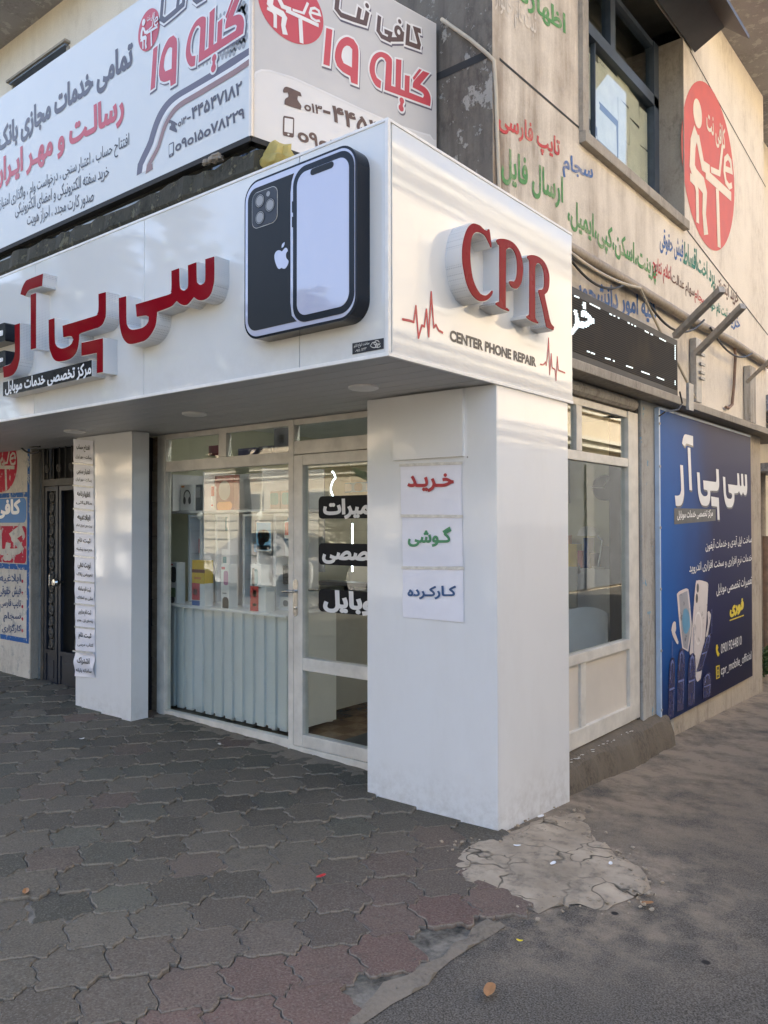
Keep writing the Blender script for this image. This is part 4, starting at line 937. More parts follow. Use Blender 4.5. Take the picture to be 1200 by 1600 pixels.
mb.box((x0d, 2.05, 2.02), (x1d, 2.35, 2.04), bev=.002); mb.build('top_board', shw, SHV)
for px in (320, 413):
    c = HF.at(px, 806); mb = MB(); mb.lathe((c.x, 1.55, c.z), [(0, -.03), (.018, -.026), (.03, 0), (.018, .026), (0, .03)], 18); mb.tube([(c.x, 1.55, c.z+.03), (c.x, 1.6, hz0)], .006, 8)
    tag(mb.build('spot_lamp', M['trim'], smooth=True), 'white ball spotlight under the window deck, '+('left one near the yellow box' if px < 400 else 'right one above the colourful print'), 'lamp', 'ball spotlights under the deck')
# goods in the window: each box its own thing
def goods(label, pxs, Y, body, prints=(), depth=.09, name='product_box', cat='box', group='boxed goods in the window'):
    P = FR(Y); x0, y1, x1, y0 = pxs; a, b = P.st(x0, y0), P.st(x1, y1)
    mb = MB(); mb.box((a[0], Y, a[1]), (b[0], Y+depth, b[1]), bev=.002); o = mb.build(name, body); tag(o, label, cat, group)
    for (u0, v0, u1, v1, mt, rd) in prints:
        k = MB(); w, h = b[0]-a[0], b[1]-a[1]; k.loops(P, [rrect(a[0]+u0*w, a[1]+v0*h, a[0]+u1*w, a[1]+v1*h, rd*min(w, h))], .0012, .0012); k.build('print', mt, o)
    return o
pal = {k: flat('box_'+k, c, .4, .06) for k, c in dict(white=(.74, .74, .74), yellow=(.72, .46, .02), red=(.55, .05, .05), black=(.02, .02, .022), pink=(.45, .2, .35), blue=(.05, .12, .35), teal=(.06, .25, .28), grey=(.25, .25, .26), orange=(.62, .22, .04), green=(.12, .2, .08), skin=(.62, .40, .28), maroon=(.16, .02, .04), sky=(.2, .45, .7), dark=(.045, .045, .05)).items()}
p_ = pal; zl = lambda x: x
goods('white box with a black phone, on a matching one at the left end', (262, 879, 276, 912), 1.47, p_['white'], ((.35, .08, .95, .8, p_['black'], .2), (.1, .86, .6, .93, p_['red'], 0)))
goods('white box with a green and black picture, lowest at the left end', (262, 912, 276, 944), 1.47, p_['white'], ((.3, .35, .9, .8, p_['green'], .1), (.2, .08, .8, .4, p_['black'], .4)))
goods('yellow box with a brown band standing on a red box', (300, 876, 320, 912), 1.47, p_['yellow'], ((0, .48, 1, .62, flat('brown_band', (.2, .05, .02), .5), 0), (.2, .2, .7, .3, p_['orange'], 0)))
goods('red and white box with a blue foot under the yellow box', (300, 912, 320, 948), 1.47, p_['white'], ((.0, .3, .62, 1, p_['red'], 0), (0, 0, .62, .27, p_['blue'], 0), (.1, .5, .45, .75, p_['white'], .4)))
goods('white box with a pink phone on a black printed box', (345, 882, 358, 922), 1.47, p_['white'], ((.35, .2, .9, .75, p_['pink'], .2), (.1, .8, .5, .9, p_['red'], 0)))
goods('tall box with a black phone, below the pink phone box', (345, 922, 358, 953), 1.47, p_['white'], ((.2, .0, .95, .65, p_['black'], .3), (.2, .8, .7, .86, p_['grey'], 0)))
goods('white carton behind the pink phone box', (346, 858, 356, 882), 1.62, p_['white'], ((.2, .1, .8, .5, p_['teal'], 0),), .07)
goods('white box with a teal phone standing on a red box', (391, 882, 408, 919), 1.47, p_['white'], ((.15, .1, .42, .85, p_['black'], .2), (.36, .15, .72, .8, p_['teal'], .2)))
goods('red box with white squares under the teal phone box', (391, 917, 415, 957), 1.47, p_['white'], ((0, 0, .55, 1, p_['red'], 0), (.17, .6, .42, .85, p_['white'], .1), (.17, .25, .42, .35, p_['white'], 0)), .10)
goods('small white box with a dark cross at the right end', (436, 933, 452, 953), 1.66, p_['white'], ((.4, .3, .9, .75, p_['grey'], .2),), .05)
goods('black speaker box low behind the right frame', (437, 884, 452, 912), 1.70, p_['dark'], ((.1, .3, .8, .95, p_['black'], .5), (.3, .5, .6, .75, p_['grey'], .5)), .05)
hb = goods('white headphone box with a black headset picture on the deck', (282, 757, 303, 798), 1.66, p_['white'], ((.06, .9, .3, .97, p_['orange'], 0),), .06)
P = FR(1.66); mb = MB(); c = P.st(292.5, 776); pts = [(c[0]+.045*math.cos(t), c[1]+.055*math.sin(t)) for t in np.linspace(-.5, math.pi+.5, 16)]; mb.loops(P, [stroke(pts, .013)], .0015, .0015)
for s_ in (-1, 1): mb.loops(P, [circ(c[0]+s_*.037, c[1]-.035, .020, .034, 16)], .002, .002)
mb.build('print', p_['black'], hb)
goods('dark carton beside the headphone box', (304, 757, 314, 798), 1.68, p_['dark'], ((.1, .5, .9, .9, p_['grey'], 0),), .06)
goods('slim red and white carton in the middle compartment', (326, 760, 335, 798), 1.68, p_['white'], ((0, .6, 1, 1, p_['red'], 0), (.2, .2, .8, .25, p_['red'], 0)), .06)
goods('tall maroon box with a pale shape in the middle compartment', (336, 742, 366, 798), 1.70, p_['maroon'], ((.2, .3, .8, .85, p_['grey'], .5), (.1, .02, .9, .25, p_['orange'], .3)), .06)
goods('left blue grey carton of a pair in the right compartment', (420, 767, 437, 798), 1.68, p_['grey'], ((.1, .3, .9, .9, p_['teal'], .2),), .06)
goods('right blue grey carton of a pair in the right compartment', (439, 766, 454, 798), 1.68, p_['grey'], ((.1, .3, .9, .9, p_['teal'], .2),), .06)
o = goods('colourful print hanging in front of the third tall frame', (400, 815, 424, 861), 1.57, p_['white'], ((.03, .03, .97, .97, p_['sky'], .02), (.1, .3, .9, .72, p_['orange'], .5), (.15, .2, .6, .45, p_['red'], .4), (.5, .5, .85, .7, p_['white'], .5), (.05, .05, .95, .2, p_['blue'], .2)), .004, 'hanging_print', 'print', None)
goods('small red print at the right window frame', (444, 813, 454, 842), 1.57, p_['white'], ((.1, .2, .9, .9, p_['red'], .1),), .004, 'hanging_print', 'print', None)
goods('dark purple box seen through the left fan light', (326, 695, 346, 712), 2.1, p_['maroon'], (), .1); goods('low navy box on the upper board', (372, 699, 398, 712), 2.1, flat('box_navy', (.03, .035, .08), .4), (), .1)
goods('dark case with a grip on the upper board', (404, 696, 425, 714), 2.1, p_['dark'], ((.3, .75, .7, .95, p_['grey'], .2),), .1); goods('tall dark speaker carton on the upper board', (428, 645, 452, 712), 2.12, p_['dark'], ((.2, .05, .85, .72, p_['black'], .3), (.1, .85, .9, .93, p_['grey'], 0), (.35, .3, .7, .5, p_['grey'], .5)), .12)
mb = MB(); mb.tube([FR(2.3).at(287, 700), FR(2.3).at(285, 660)], .05, 12); mb.lathe(FR(2.3).at(284, 658), [(0, .12), (.09, .08), (.11, 0), (.06, -.09), (.05, -.5), (0, -.5)], 18); tag(mb.build('wall_fan', M['vblack'], smooth=True), 'black upright fan behind the left fan light', 'fan')
for lab, p0, p1 in (('added unseen ceiling tube brightening the display counter behind the glass', (-3.4, 1.39, 2.59), (-1.3, 1.39, 2.59)), ('added unseen ceiling tube brightening the shop by the side window', (-.36, 2.0, 2.595), (-.36, 3.2, 2.595))):  # ceiling tubes added out of view to brighten the shop interior
    p0, p1 = Vector(p0), Vector(p1); lt = thing('added_tube_lamp', lab, 'lamp', (p0+p1)/2); d = (p1-p0).normalized()*.03; mb = MB(); w_ = Vector((.03, .03, .012)); mb.box(p0-d-w_+Vector((0, 0, .022)), p1+d+w_+Vector((0, 0, .012))); mb.build('housing', M['trim'], lt); mb = MB(); mb.tube([p0, p1], .010, 10); mb.build('tube', glow('added_fill_tube', (1, .97, .9), 9), lt, smooth=True)
cols4 = ['dark', 'teal', 'white', 'pink', 'grey', 'red', 'black', 'sky', 'orange', 'white', 'blue', 'grey']
for i, (a, b) in enumerate(((291, 312), (333, 356), (376, 402), (424, 452))):
    for j, zz in enumerate((.30, .55, .80)):
        x0, x1 = HF.st(a, 880)[0]+.035, HF.st(b, 880)[0]-.035; z_ = ct+zz*(hz0-ct)+.0065; w = (x1-x0)*(.55+.12*((i*5+j*3) % 4)); h = .085+.02*((i+2*j) % 3); x0 += (x1-x0-w)*((i+j) % 3)/2
        mb = MB(); mb.box((x0, 1.70, z_), (x0+w, 1.74, z_+h), bev=.002); o = mb.build('phone_case_box', p_[cols4[(i*3+j*5) % 12]]); tag(o, '%s case box on the %s glass shelf of the %s tall frame' % ('small', ('lowest', 'middle', 'top')[j], ('first', 'second', 'third', 'fourth')[i]), 'box', 'case boxes on the glass shelves')
        k = MB(); P = FR(1.70); k.loops(P, [rrect(x0+w*.2, z_+h*.2, x0+w*.8, z_+h*.85, .01)], .0012, .0012); k.build('print', p_[cols4[(i*7+j*2+3) % 12]], o)
# behind the door: grey counter, navy partition, neon squiggle, LED strip
gp = flat('grey_counter', (.40, .39, .36), .4, .05)
CT = thing('counter', 'grey counter on short round legs behind the glass door', 'counter', (-2.2, 2.2, .046))
P = FR(1.95); x0, x1 = P.st(478, 1000)[0], P.st(521, 1000)[0]; mb = MB(); mb.box((x0-.35, 1.95, .16), (x1, 2.45, .98), bev=.004); mb.box((x0-.37, 1.92, .985), (x1+.02, 2.47, 1.01), bev=.004); mb.build('body', gp, CT)
mb = MB(); mb.lathe((x1-.12, 2.03, .046), [(.03, 0), (.03, .113)], 14); mb.build('leg', M['trim'], CT, smooth=True)
PT = thing('partition', 'navy framed grey partition further inside the shop', 'partition', (-1.9, 3.0, .046))
P = FR(2.9); a, b = P.st(497, 1000)[0], P.st(620, 1000)[0]; mb = MB(); mb.box((a, 2.92, .06), (b, 2.95, 1.05)); mb.build('panel', gp, PT)
k1, k2 = P.st(540, 1000)[0], P.st(551, 1000)[0]; mb = MB(); mb.box((k1, 2.88, .05), (k2, 2.918, 1.06)); mb.box((k2+.001, 2.88, .05), (b, 2.918, .12)); mb.box((k2+.001, 2.88, .78), (b, 2.918, .84)); mb.box((a, 2.87, 1.061), (b, 3.05, 1.10)); mb.build('frame', M['ironblue'], PT)
nm = glow('neon_tube', (.80, .95, 1), 4); P = FR(3.2)
mb = MB(); pts = smooth([tuple(P.st(*p)) for p in ((519, 738), (524, 746), (520, 752), (517, 762), (519, 772), (525, 779))], 4, 170)[:21]; mb.tube([P.p3(x, y) for x, y in pts], .0055, 8); tag(mb.build('neon_sign', nm, smooth=True), 'thin lit neon squiggle glowing behind the door glass', 'neon sign')
mb = MB(); a, b = FR(3.3).at(550, 818), FR(3.3).at(550, 893); mb.box((a.x-.005, 3.3, b.z), (a.x+.005, 3.31, a.z)); tag(mb.build('light_strip', nm), 'vertical lit strip deep inside behind the door', 'lamp')
P = FR(4.3); a, b = P.st(478, 700), P.st(541, 640)
o = thing('roller_blind', 'dark ribbed blind seen through the light above the door', 'blind', (-3.1, 4.28, 2)); mb = MB(); mb.box((a[0]+.08, 4.27, 2.0), (b[0], 4.3, 2.61)); mb.build('panel', p_['dark'], o); mb = MB()
for i in range(12): x = a[0]+.1+(b[0]-a[0]-.12)*i/12; mb.box((x, 4.25, 2.0), (x+.05, 4.268, 2.6))
mb.build('rib', p_['black'], o); mb = MB(); mb.box((a[0], 4.26, 2.0), (a[0]+.07, 4.3, 2.61)); mb.build('edge', p_['blue'], o)
P = FR(4.2); a, b = P.st(521, 785), P.st(600, 745)
goods('wide framed picture strip high on the back wall', (532, 752, 590, 770), 4.25, p_['sky'], ((.05, .1, .3, .9, p_['white'], .2), (.38, .1, .6, .9, p_['grey'], .3), (.7, .1, .95, .9, p_['white'], .2)), .02, 'wall_picture', 'picture', None)
# seen through the side window: clock, desk, white chair, computer, lamp
CKP = FR(4.0); c = FR(4.25).at(941, 762)
CK = thing('wall_clock', 'large dark round wall clock on the back wall', 'clock', (c.x, 4.3, c.z)); r_ck = abs(FR(4.25).st(941+19, 762)[0]-c.x)
mb = MB(); mb.lathe((c.x, 4.34, c.z), [(r_ck, 0), (r_ck, .05), (r_ck*.93, .06), (0, .055)], 40, ax=(0, -1, 0)); mb.build('clock_face', flat('dark_clock', (.045, .04, .036), .6), CK, smooth=True)
mb = MB(); mb.tube([(c.x, 4.27, c.z), (c.x-.13, 4.27, c.z+.01)], .005, 6); mb.tube([(c.x, 4.27, c.z), (c.x+.05, 4.27, c.z+.09)], .006, 6); mb.build('hand', M['trim'], CK)
dz = .76
DK = thing('desk', 'white desk with drawers behind the side window', 'desk', (-1.6, 3.5, .046))
mb = MB(); mb.box((-3.2, 3.72, dz-.05), (-.76, 4.12, dz), bev=.004); mb.build('desk_top', shw, DK); mb = MB(); mb.box((-1.05, 3.74, .05), (-.78, 4.10, dz-.051), bev=.003); mb.build('drawer_unit', shw, DK)
mb = MB(); mb.box((-1.02, 3.73, .45), (-.81, 3.739, .68)); mb.box((-1.02, 3.73, .12), (-.81, 3.739, .40)); mb.build('drawer', gp, DK)
mb = MB(); mb.box((-3.2, 4.13, .05), (-.72, 4.33, 1.24), bev=.004); hc = mb.build('back_counter', shw); tag(hc, 'white high counter along the back wall with a dark fruit mark', 'counter')
P = FR(4.13); zq = lambda s_, ox, oy: (lambda x, y: (ox+(x-318)*s_, oy+(y-870)*s_))
applelogo(hc, P, zq(.09, 903, 889), M['vblack'], .003)
CHR = thing('shell_chair', 'white plastic shell chair inside by the side window', 'chair', (-1.1, 2.85, .046))
mb = MB(); nU, nV = 14, 12; P = FR(3.35); bx_, bz = P.st(906, 1010); bx_ += .10; top_z = P.st(915, 952)[1]
for j in range(nV):
    v = j/(nV-1)
    for i in range(nU):
        u = i/(nU-1)*2-1; wd = .22*(1-.35*max(0, v-.55)); 
        if v < .45: t = v/.45; y_ = 3.05+t*.40; z_ = .46-.03*math.sin(t*3.1)+.05*u*u
        else: t = (v-.45)/.55; y_ = 3.45+.10*t; z_ = .46+t*(top_z-.46)*(1-.08*u*u)
        mb.v.append((bx_-.10+u*wd, y_-.07*u*u*(v > .3), z_))
mb.f = [(j*nU+i, j*nU+i+1, (j+1)*nU+i+1, (j+1)*nU+i) for j in range(nV-1) for i in range(nU-1)]; mb.m = [0]*len(mb.f); mb.build('seat_shell', shw, CHR, smooth=True)
for sx_ in (-1, 1):
    for sy_ in (-1, 1): mb = MB(); mb.tube([(bx_-.10+sx_*.08, 3.25+sy_*.06, .44), (bx_-.10+sx_*.2, 3.25+sy_*.2, .046)], .012, 8); mb.build('leg', M['chrome'], CHR)
MO = thing('computer', 'silver all in one computer on the white desk', 'computer', (-1.75, 3.5, dz)); mb = MB(); mb.box((-1.55, 3.95, dz+.12), (-.98, 3.98, dz+.5), bev=.01); mb.build('screen_back', gp, MO); mb = MB(); mb.box((-1.3, 3.92, dz), (-1.15, 4.05, dz+.12)); mb.build('foot', M['chrome'], MO)
for lab, x, w, h, mt in (('orange carton on the back counter near the pillar', -1.30, .12, .3, 'orange'), ('small yellow carton on the back counter', -1.17, .09, .22, 'yellow'), ('short red carton on the back counter', -1.07, .05, .16, 'red'), ('blue bottle shaped carton on the back counter', -1.01, .05, .28, 'blue'), ('low dark tool tray on the back counter', -.95, .10, .14, 'dark'), ('grey instrument box at the right of the back counter', -.84, .08, .2, 'grey')):
    mb = MB(); mb.box((x, 4.16, 1.241), (x+w, 4.28, 1.241+h), bev=.004); tag(mb.build('carton', p_[mt]), lab, 'box', 'cartons on the back counter')
LM = thing('desk_lamp', 'white dome desk lamp on the back counter', 'lamp', (-1.35, 4.1, 1.241)); mb = MB(); mb.tube([(-.86, 4.15, 1.25), (-.82, 4.15, 1.5), (-.93, 4.13, 1.6)], .01, 8); mb.build('arm', M['chrome'], LM); mb = MB(); mb.lathe((-.95, 4.13, 1.54), [(.10, 0), (.085, .05), (.04, .085), (0, .09)], 20); mb.build('lamp_shade', M['trim'], LM, smooth=True); mb = MB(); mb.lathe((-.86, 4.15, 1.241), [(.05, 0), (.06, .015), (0, .016)], 16); mb.build('base', M['trim'], LM)
mb = MB(); mb.box((-1.75, 4.2, 1.85), (-1.22, 4.33, 2.4)); tag(mb.build('wall_cabinet', p_['grey']), 'dark grey cabinet high on the back wall beside the clock', 'cabinet')

# ------------------------------------------------------------------ cafe banner above the canopy (two faces)
BF = FR(.03); cor = BF.at(393, 212); zb0_ = cor.z; zb1_ = 4.84
BN = thing('banner_sign', 'long pale cafe banner sign with two printed faces above the white canopy', 'sign', (cor.x, cor.y, zb0_))
mb = MB(); mb.box((-8.5, .032, zb0_+.01), (cor.x-.01, .16, zb1_)); mb.build('frame_box', M['alu'], BN)
mb = MB(); mb.quad((-8.5, .03, zb0_), (cor.x-.012, .03, zb0_), (cor.x-.012, .03, zb1_), (-8.5, .03, zb1_)); face = mb.build('front_face', M['bannerL'], BN)
e_ = FR(1.36).at(682, 200); dirv = Vector((e_.x-cor.x, e_.y-cor.y, 0)); Ls = dirv.length
BS = Plane((cor.x, cor.y, 0), dirv, (0, 0, 1))
mb = MB(); mb.pbox(BS, .012, zb0_+.01, Ls, zb1_, -.12, -.002); mb.build('frame_box', M['alu'], BN)
mb = MB(); mb.quad(BS.p3(.014, zb0_), BS.p3(Ls, zb0_), BS.p3(Ls, zb1_), BS.p3(.014, zb1_)); sface = mb.build('side_face', M['banner'], BN)
mb = MB(); mb.tube([(cor.x, cor.y, zb0_-.005), (cor.x, cor.y, zb1_)], .014, 8); mb.build('corner_strip', M['alu'], BN)
mb = MB(); mb.box((-8.5, .02, zb0_-.03), (cor.x, .07, zb0_-.001)); mb.pbox(BS, .0, zb0_-.03, Ls, zb0_-.001, -.05, .004); mb.build('bottom_rail', M['gap'], BN)
zR, zL, zA = Z(380, 0, 1200/310), Z(200, 0, 6), Z(0, 0, 3)
for s, q3, mt, bd in (('تمامی خدمات مجازی بانک ها', ((-60, 775), (624, 345), (-60, 640)), 'logogrey', .045), ('رسالـت و مهـر ایـران', ((-28, 905), (583, 588), (-28, 760)), 'logored', .045),
        ('افتتاح حساب ، اعتبار سنجی ، درخواست وام ، واگذاری امتیاز', ((0, 1002), (607, 710), (0, 922)), 'vblack', .006), ('خرید سفته الکترونیکی و امضای الکترونیکی', ((72, 1025), (512, 843), (72, 957)), 'vblack', .006), ('صدور کارت مجدد ، احراز هویت', ((128, 1072), (440, 960), (128, 1002)), 'vblack', .006)):
    lettering(face, BF, s, *[zA(*p) for p in q3], M[mt], .0025, bd)
def expand(L, e):
    sg = 1 if area(L) > 0 else -1; n = len(L); o = []
    for i in range(n):
        a, c = Vector(L[i])-Vector(L[i-1]), Vector(L[(i+1) % n])-Vector(L[i]); n1, n2 = Vector((a.y, -a.x)).normalized(), Vector((c.y, -c.x)).normalized(); m_ = n1+n2
        m_ = n1 if m_.length < .3 else m_.normalized(); o.append(tuple(Vector(L[i])+m_*sg*e/max(.6, m_.dot(n1))))
    return o
RL = lambda pts, sm=True: (smooth([BS.st(*zR(*p)) for p in pts], 4, 40) if sm else [BS.st(*zR(*p)) for p in pts])
gile = RL([(828,538),(800,520),(776,480),(762,430),(765,385),(780,345),(805,322),(835,316),(870,330),(892,352),(898,378),(893,520),(918,528),(922,358),(955,365),(950,540),(973,550),(976,455),(1005,462),(1002,560),(1085,593),(1091,578),(1078,560),(1022,530),(1030,492),(1085,430),(1125,445),(1068,512),(1100,533),(1122,562),(1132,600),(1128,645),(853,545),(862,378),(850,355),(830,347),(806,365),(795,400),(795,440),(806,472),(832,492)])
slash = RL([(1022,472),(1062,418),(1078,424),(1030,488)])
one = RL([(500,170),(537,182),(520,402),(482,390)])
nine = RL([(690,515),(650,500),(645,462),(600,436),(565,400),(552,350),(560,290),(585,245),(625,225),(665,240),(690,280),(695,330)])
nin_in = RL([(655,410),(657,300),(640,281),(620,279),(600,300),(592,345),(605,383)])
dt = [circ(*BS.st(*zR(957, 610)), .019, .019, 16), circ(*BS.st(*zR(953, 655)), .021, .021, 16), RL([(948,610),(966,614),(962,655),(944,652)], False)]
if area(nine)*area(nin_in) > 0: nin_in = nin_in[::-1]
strk = lambda pts, w: stroke([BS.st(*zR(*p)) for p in pts], w)
kafi = [strk([(1072,190),(1038,178),(1062,268),(1056,288)], .030), strk([(1068,290),(990,262),(998,150)], .030), strk([(822,98),(814,188),(836,222),(880,243),(888,205),(852,190)], .028), strk([(880,240),(958,240),(962,190)], .026), circ(*BS.st(*zR(938, 196)), .036, .040, 20), circ(*BS.st(*zR(944, 132)), .014, .014, 12)]
net = [strk([(572,-40),(562,55),(590,92),(660,118),(735,142),(750,72)], .030), strk([(690,124),(704,50)], .028), circ(*BS.st(*zR(747, 36)), .015, .015, 12)]
def logo_on(parent, P, f, main, grey, ol, e=.012, hole=None):
    red = [ccw(f(gile)), ccw(f(slash)), ccw(f(one)), ccw(f(nine)), ccw(f(nin_in))[::-1]]+[ccw(f(x)) for x in dt]
    gry = [ccw(f(x)) for x in kafi+net]
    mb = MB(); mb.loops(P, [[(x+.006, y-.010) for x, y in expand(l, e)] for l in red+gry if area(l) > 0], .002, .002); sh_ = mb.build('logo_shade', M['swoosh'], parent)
    mb = MB(); mb.loops(P, [expand(l, e) for l in red+gry if area(l) > 0], .003, .003); mb.build('logo_outline', ol, parent)
    mb = MB(); mb.loops(P, red, .004, .004); mb.build('logo_lettering', main, parent)
    mb = MB(); mb.loops(P, gry, .004, .004); mb.loops(P, [f(circ(*BS.st(*zR(938, 196)), .013, .016, 14))], .0045, .0045, 1); mb.build('logo_lettering', [grey, ol], parent)
ident = lambda L: [tuple(p) for p in L]
mb = MB(); zz0, zzA = zb0_+.002, BS.st(*zR(66, 425))[1]   # lower pale field with a curled top edge
pts = [BS.st(*zR(*p)) for p in ((66, 470), (75, 440), (110, 425), (160, 428), (300, 470), (500, 560), (700, 655), (900, 745), (1060, 800), (1130, 820), (1150, 850))]
mb.loops(BS, [stroke(pts, .010)], .0012, .0012); mb.build('curled_edge', M['white'], sface)
mb = MB(); up_ = [(Ls-.002, pts[-1][1]+.012), (Ls-.002, zb1_-.005), (.016, zb1_-.005), (.016, pts[0][1])]; mb.loops(BS, [[(x, y+.006) for x, y in pts]+up_], .0006, .0006); mb.build('upper_field', M['bshade'], sface)
logo_on(sface, BS, ident, M['logored'], M['brown'], M['white'])
emblem(sface, BS, emfit(BS, zR(292, 55), zR(484, 138), zR(292, -145)), M['logored'], M['white'], False, .002)
gl_ = glyph_loops('☎'); okp = len(gl_) > 1
tel = [(240,545),(262,525),(345,560),(353,585),(330,580),(328,605),(350,640),(346,665),(300,650),(248,632),(252,600),(272,585),(268,560),(242,562)]
def phone_icon(parent, P, zz, mat, dx, dy, sx_, sy_):
    mb = MB(); L = smooth([P.st(*zz(dx+(x-240)*sx_, dy+(y-525)*sy_+(0))) for x, y in tel], 3, 60); mb.loops(P, [ccw(L)], .0025, .0025); mb.build('telephone_icon', mat, parent)
phone_icon(sface, BS, zR, M['brown'], 240, 525, 1, 1)
def mobile_icon(parent, P, quad_, mat, hole):
    a, b, c, d = [np.array(P.st(*q)) for q in quad_]
    f = lambda u, v: tuple((a*(1-u)+b*u)*(1-v)+(d*(1-u)+c*u)*v)
    mb = MB(); mb.loops(P, [ccw([f(*p) for p in rrect(0, 0, 1, 1, .12)])], .0022, .0022, 0); mb.loops(P, [ccw([f(.12, .2), f(.88, .2), f(.88, .9), f(.12, .9)]), ], .003, .003, 1); mb.loops(P, [ccw([f(*p) for p in circ(.5, .1, .1, .05, 10)])], .003, .003, 1); mb.build('mobile_icon', [mat, hole], parent)
mobile_icon(sface, BS, [zR(*p) for p in ((238, 820), (305, 834), (308, 712), (241, 700))], M['brown'], M['banner'])
for s, q3 in (('o۱۳', ((368, 668), (476, 698), (368, 612))), ('-', ((482, 682), (526, 694), (482, 664))), ('۴۴۵۴۷۱۸۲', ((536, 735), (1080, 935), (536, 632))), ('o۹o۱۵o۷۸۲۲۹', ((328, 850), (960, 1085), (328, 765)))):
    lettering(sface, BS, s, *[zR(*p) for p in q3], M['brown'], .0025, .03)
# the same logo on the long face
fL = affine([BS.st(*zR(*p)) for p in ((500,170),(482,390),(520,402),(828,538),(1128,645),(922,358),(690,515),(953,675),(762,430))],
            [BF.st(*zL(*p)) for p in ((240,455),(218,845),(262,838),(632,600),(1088,325),(770,125),(445,795),(803,670),(548,520))])
dotsm = MB(); r8 = random.Random(4)
for i in range(16):
    for j in range(14):
        c = BF.st(*zL(1120-i*36-(j % 2)*18, 40+j*44+i*16)); s_ = .030*max(0, 1-i/15.)
        if s_ > .004 and zb0_+.5 < c[1] < zb1_-.03 and c[0] < cor.x-.04: dotsm.loops(BF, [circ(c[0], c[1], s_*.62, s_, 14)], .0008, .0008)
dotsm.build('halftone_dots', M['dots'], face)
sw = lambda pts, w: stroke(smooth([BF.st(*zL(*p)) for p in pts], 5, 170)[:-4], w)
mb = MB(); mb.loops(BF, [sw([(160,1560),(215,1330),(280,1130),(350,1010),(440,925),(600,830),(800,710),(980,590),(1148,490),(1150,488)], .055)], .0012, .0012); mb.build('purple_swoosh', M['swoosh'], face)
mb = MB(); mb.loops(BF, [sw([(195,1560),(255,1350),(310,1170),(375,1045),(465,955),(620,862),(820,745),(1000,635),(1148,535),(1150,533)], .030)], .0016, .0016); mb.build('white_swoosh', M['white'], face)
mb = MB(); mb.loops(BF, [sw([(232,1560),(290,1370),(345,1190),(410,1070),(490,985),(640,895),(840,775),(1020,665),(1148,575),(1150,573)], .034)], .002, .002); mb.build('pink_swoosh', M['swoosh2'], face)
logo_on(face, BF, fL, M['logored'], M['logogrey'], M['white'])
emblem(face, BF, emfit(BF, zL(198, 282), zL(300, 212), zL(198, 92)), M['logored'], M['white'], True, .003)
phone_icon(face, BF, zL, M['logogrey'], 385, 1125, .7, .85)
mobile_icon(face, BF, [zL(*p) for p in ((385, 1482), (432, 1455), (432, 1328), (385, 1352))], M['logogrey'], M['bannerL'])
for s, q3 in (('o۱۳', ((472, 1195), (550, 1150), (472, 1130))), ('-', ((556, 1122), (590, 1104), (556, 1108))), ('۴۴۵۴۷۱۸۲', ((598, 1130), (1072, 880), (598, 1010))), ('o۹o۱۵o۷۸۲۲۹', ((445, 1430), (1095, 1110), (445, 1330)))):
    lettering(face, BF, s, *[zL(*p) for p in q3], M['logogrey'], .0025, .028)
# old mossy slab edge, rubble and a yellow sack between banner and canopy
mb = MB(); r9 = random.Random(9); n = 90; x0, x1 = -8.4, cor.x+.02; ring = []
for i in range(n+1):
    x = x0+(x1-x0)*i/n; a, b = r9.uniform(-.012, .012), r9.uniform(-.018, .012)
    ring.append([(x, .05+a, H1+.003), (x, .02+a, H1+.05), (x, .03+a, zb0_-.075+b), (x, .09, zb0_-.05+b), (x, .9, zb0_-.06), (x, .9, H1+.003)])
V_ = [p for r_ in ring for p in r_]; mb.add(V_, [(i*6+k, (i+1)*6+k, (i+1)*6+(k+1) % 6, i*6+(k+1) % 6) for i in range(n) for k in range(6)]+[tuple(range(5, -1, -1)), tuple(n*6+k for k in range(6))])
mb.build('old_slab_edge', M['moss'], B)
mb = MB(); mb.box((-8.4, .30, zb0_-.06), (cor.x-.05, .34, zb0_-.0)); mb.pbox(BS, .1, zb0_-.25, Ls, zb0_-.02, -.4, -.3); mb.build('dark_gap', M['gap'], B)
def lump(name, c, r, mat, lab, cat, seed=1, group=None):
    r0 = random.Random(seed); bm = bmesh.new(); bmesh.ops.create_icosphere(bm, subdivisions=3, radius=1); mb = MB(); ph = [r0.uniform(0, 6) for _ in range(6)]
    bm.verts.index_update()
    for v in bm.verts:
        p = v.co; k = 1+.22*math.sin(p.x*4+ph[0])*math.sin(p.y*5+ph[1])+.14*math.sin(p.z*7+ph[2])+.07*math.sin(p.x*13+p.y*11+ph[3]); mb.v.append((c[0]+p.x*k*r[0], c[1]+p.y*k*r[1], c[2]+max(-.85, p.z)*k*r[2]))
    mb.f = [tuple(v.index for v in f.verts) for f in bm.faces]; mb.m = [0]*len(mb.f); bm.free(); return tag(mb.build(name, mat, smooth=True), lab, cat, group)
pt = FR(.10).at(424, 252); lump('sack', (pt.x, .14, pt.z+.01), (.10, .07, .085), flat('yellow_sack', (.45, .36, .11), .6, .2, 14, .4), 'yellow plastic sack stuffed above the canopy under the banner corner', 'sack', 3)
for k, (px, py, sc_, lab) in enumerate(((333, 246, .030, 'larger broken rubble lump on the mossy slab'), (318, 252, .020, 'smaller broken rubble lump on the mossy slab'))):
    pt = FR(.0).at(px, py); lump('rubble', (pt.x, .02, pt.z), (sc_*1.5, sc_, sc_*.8), M['conc'], lab, 'rubble', 20+k)
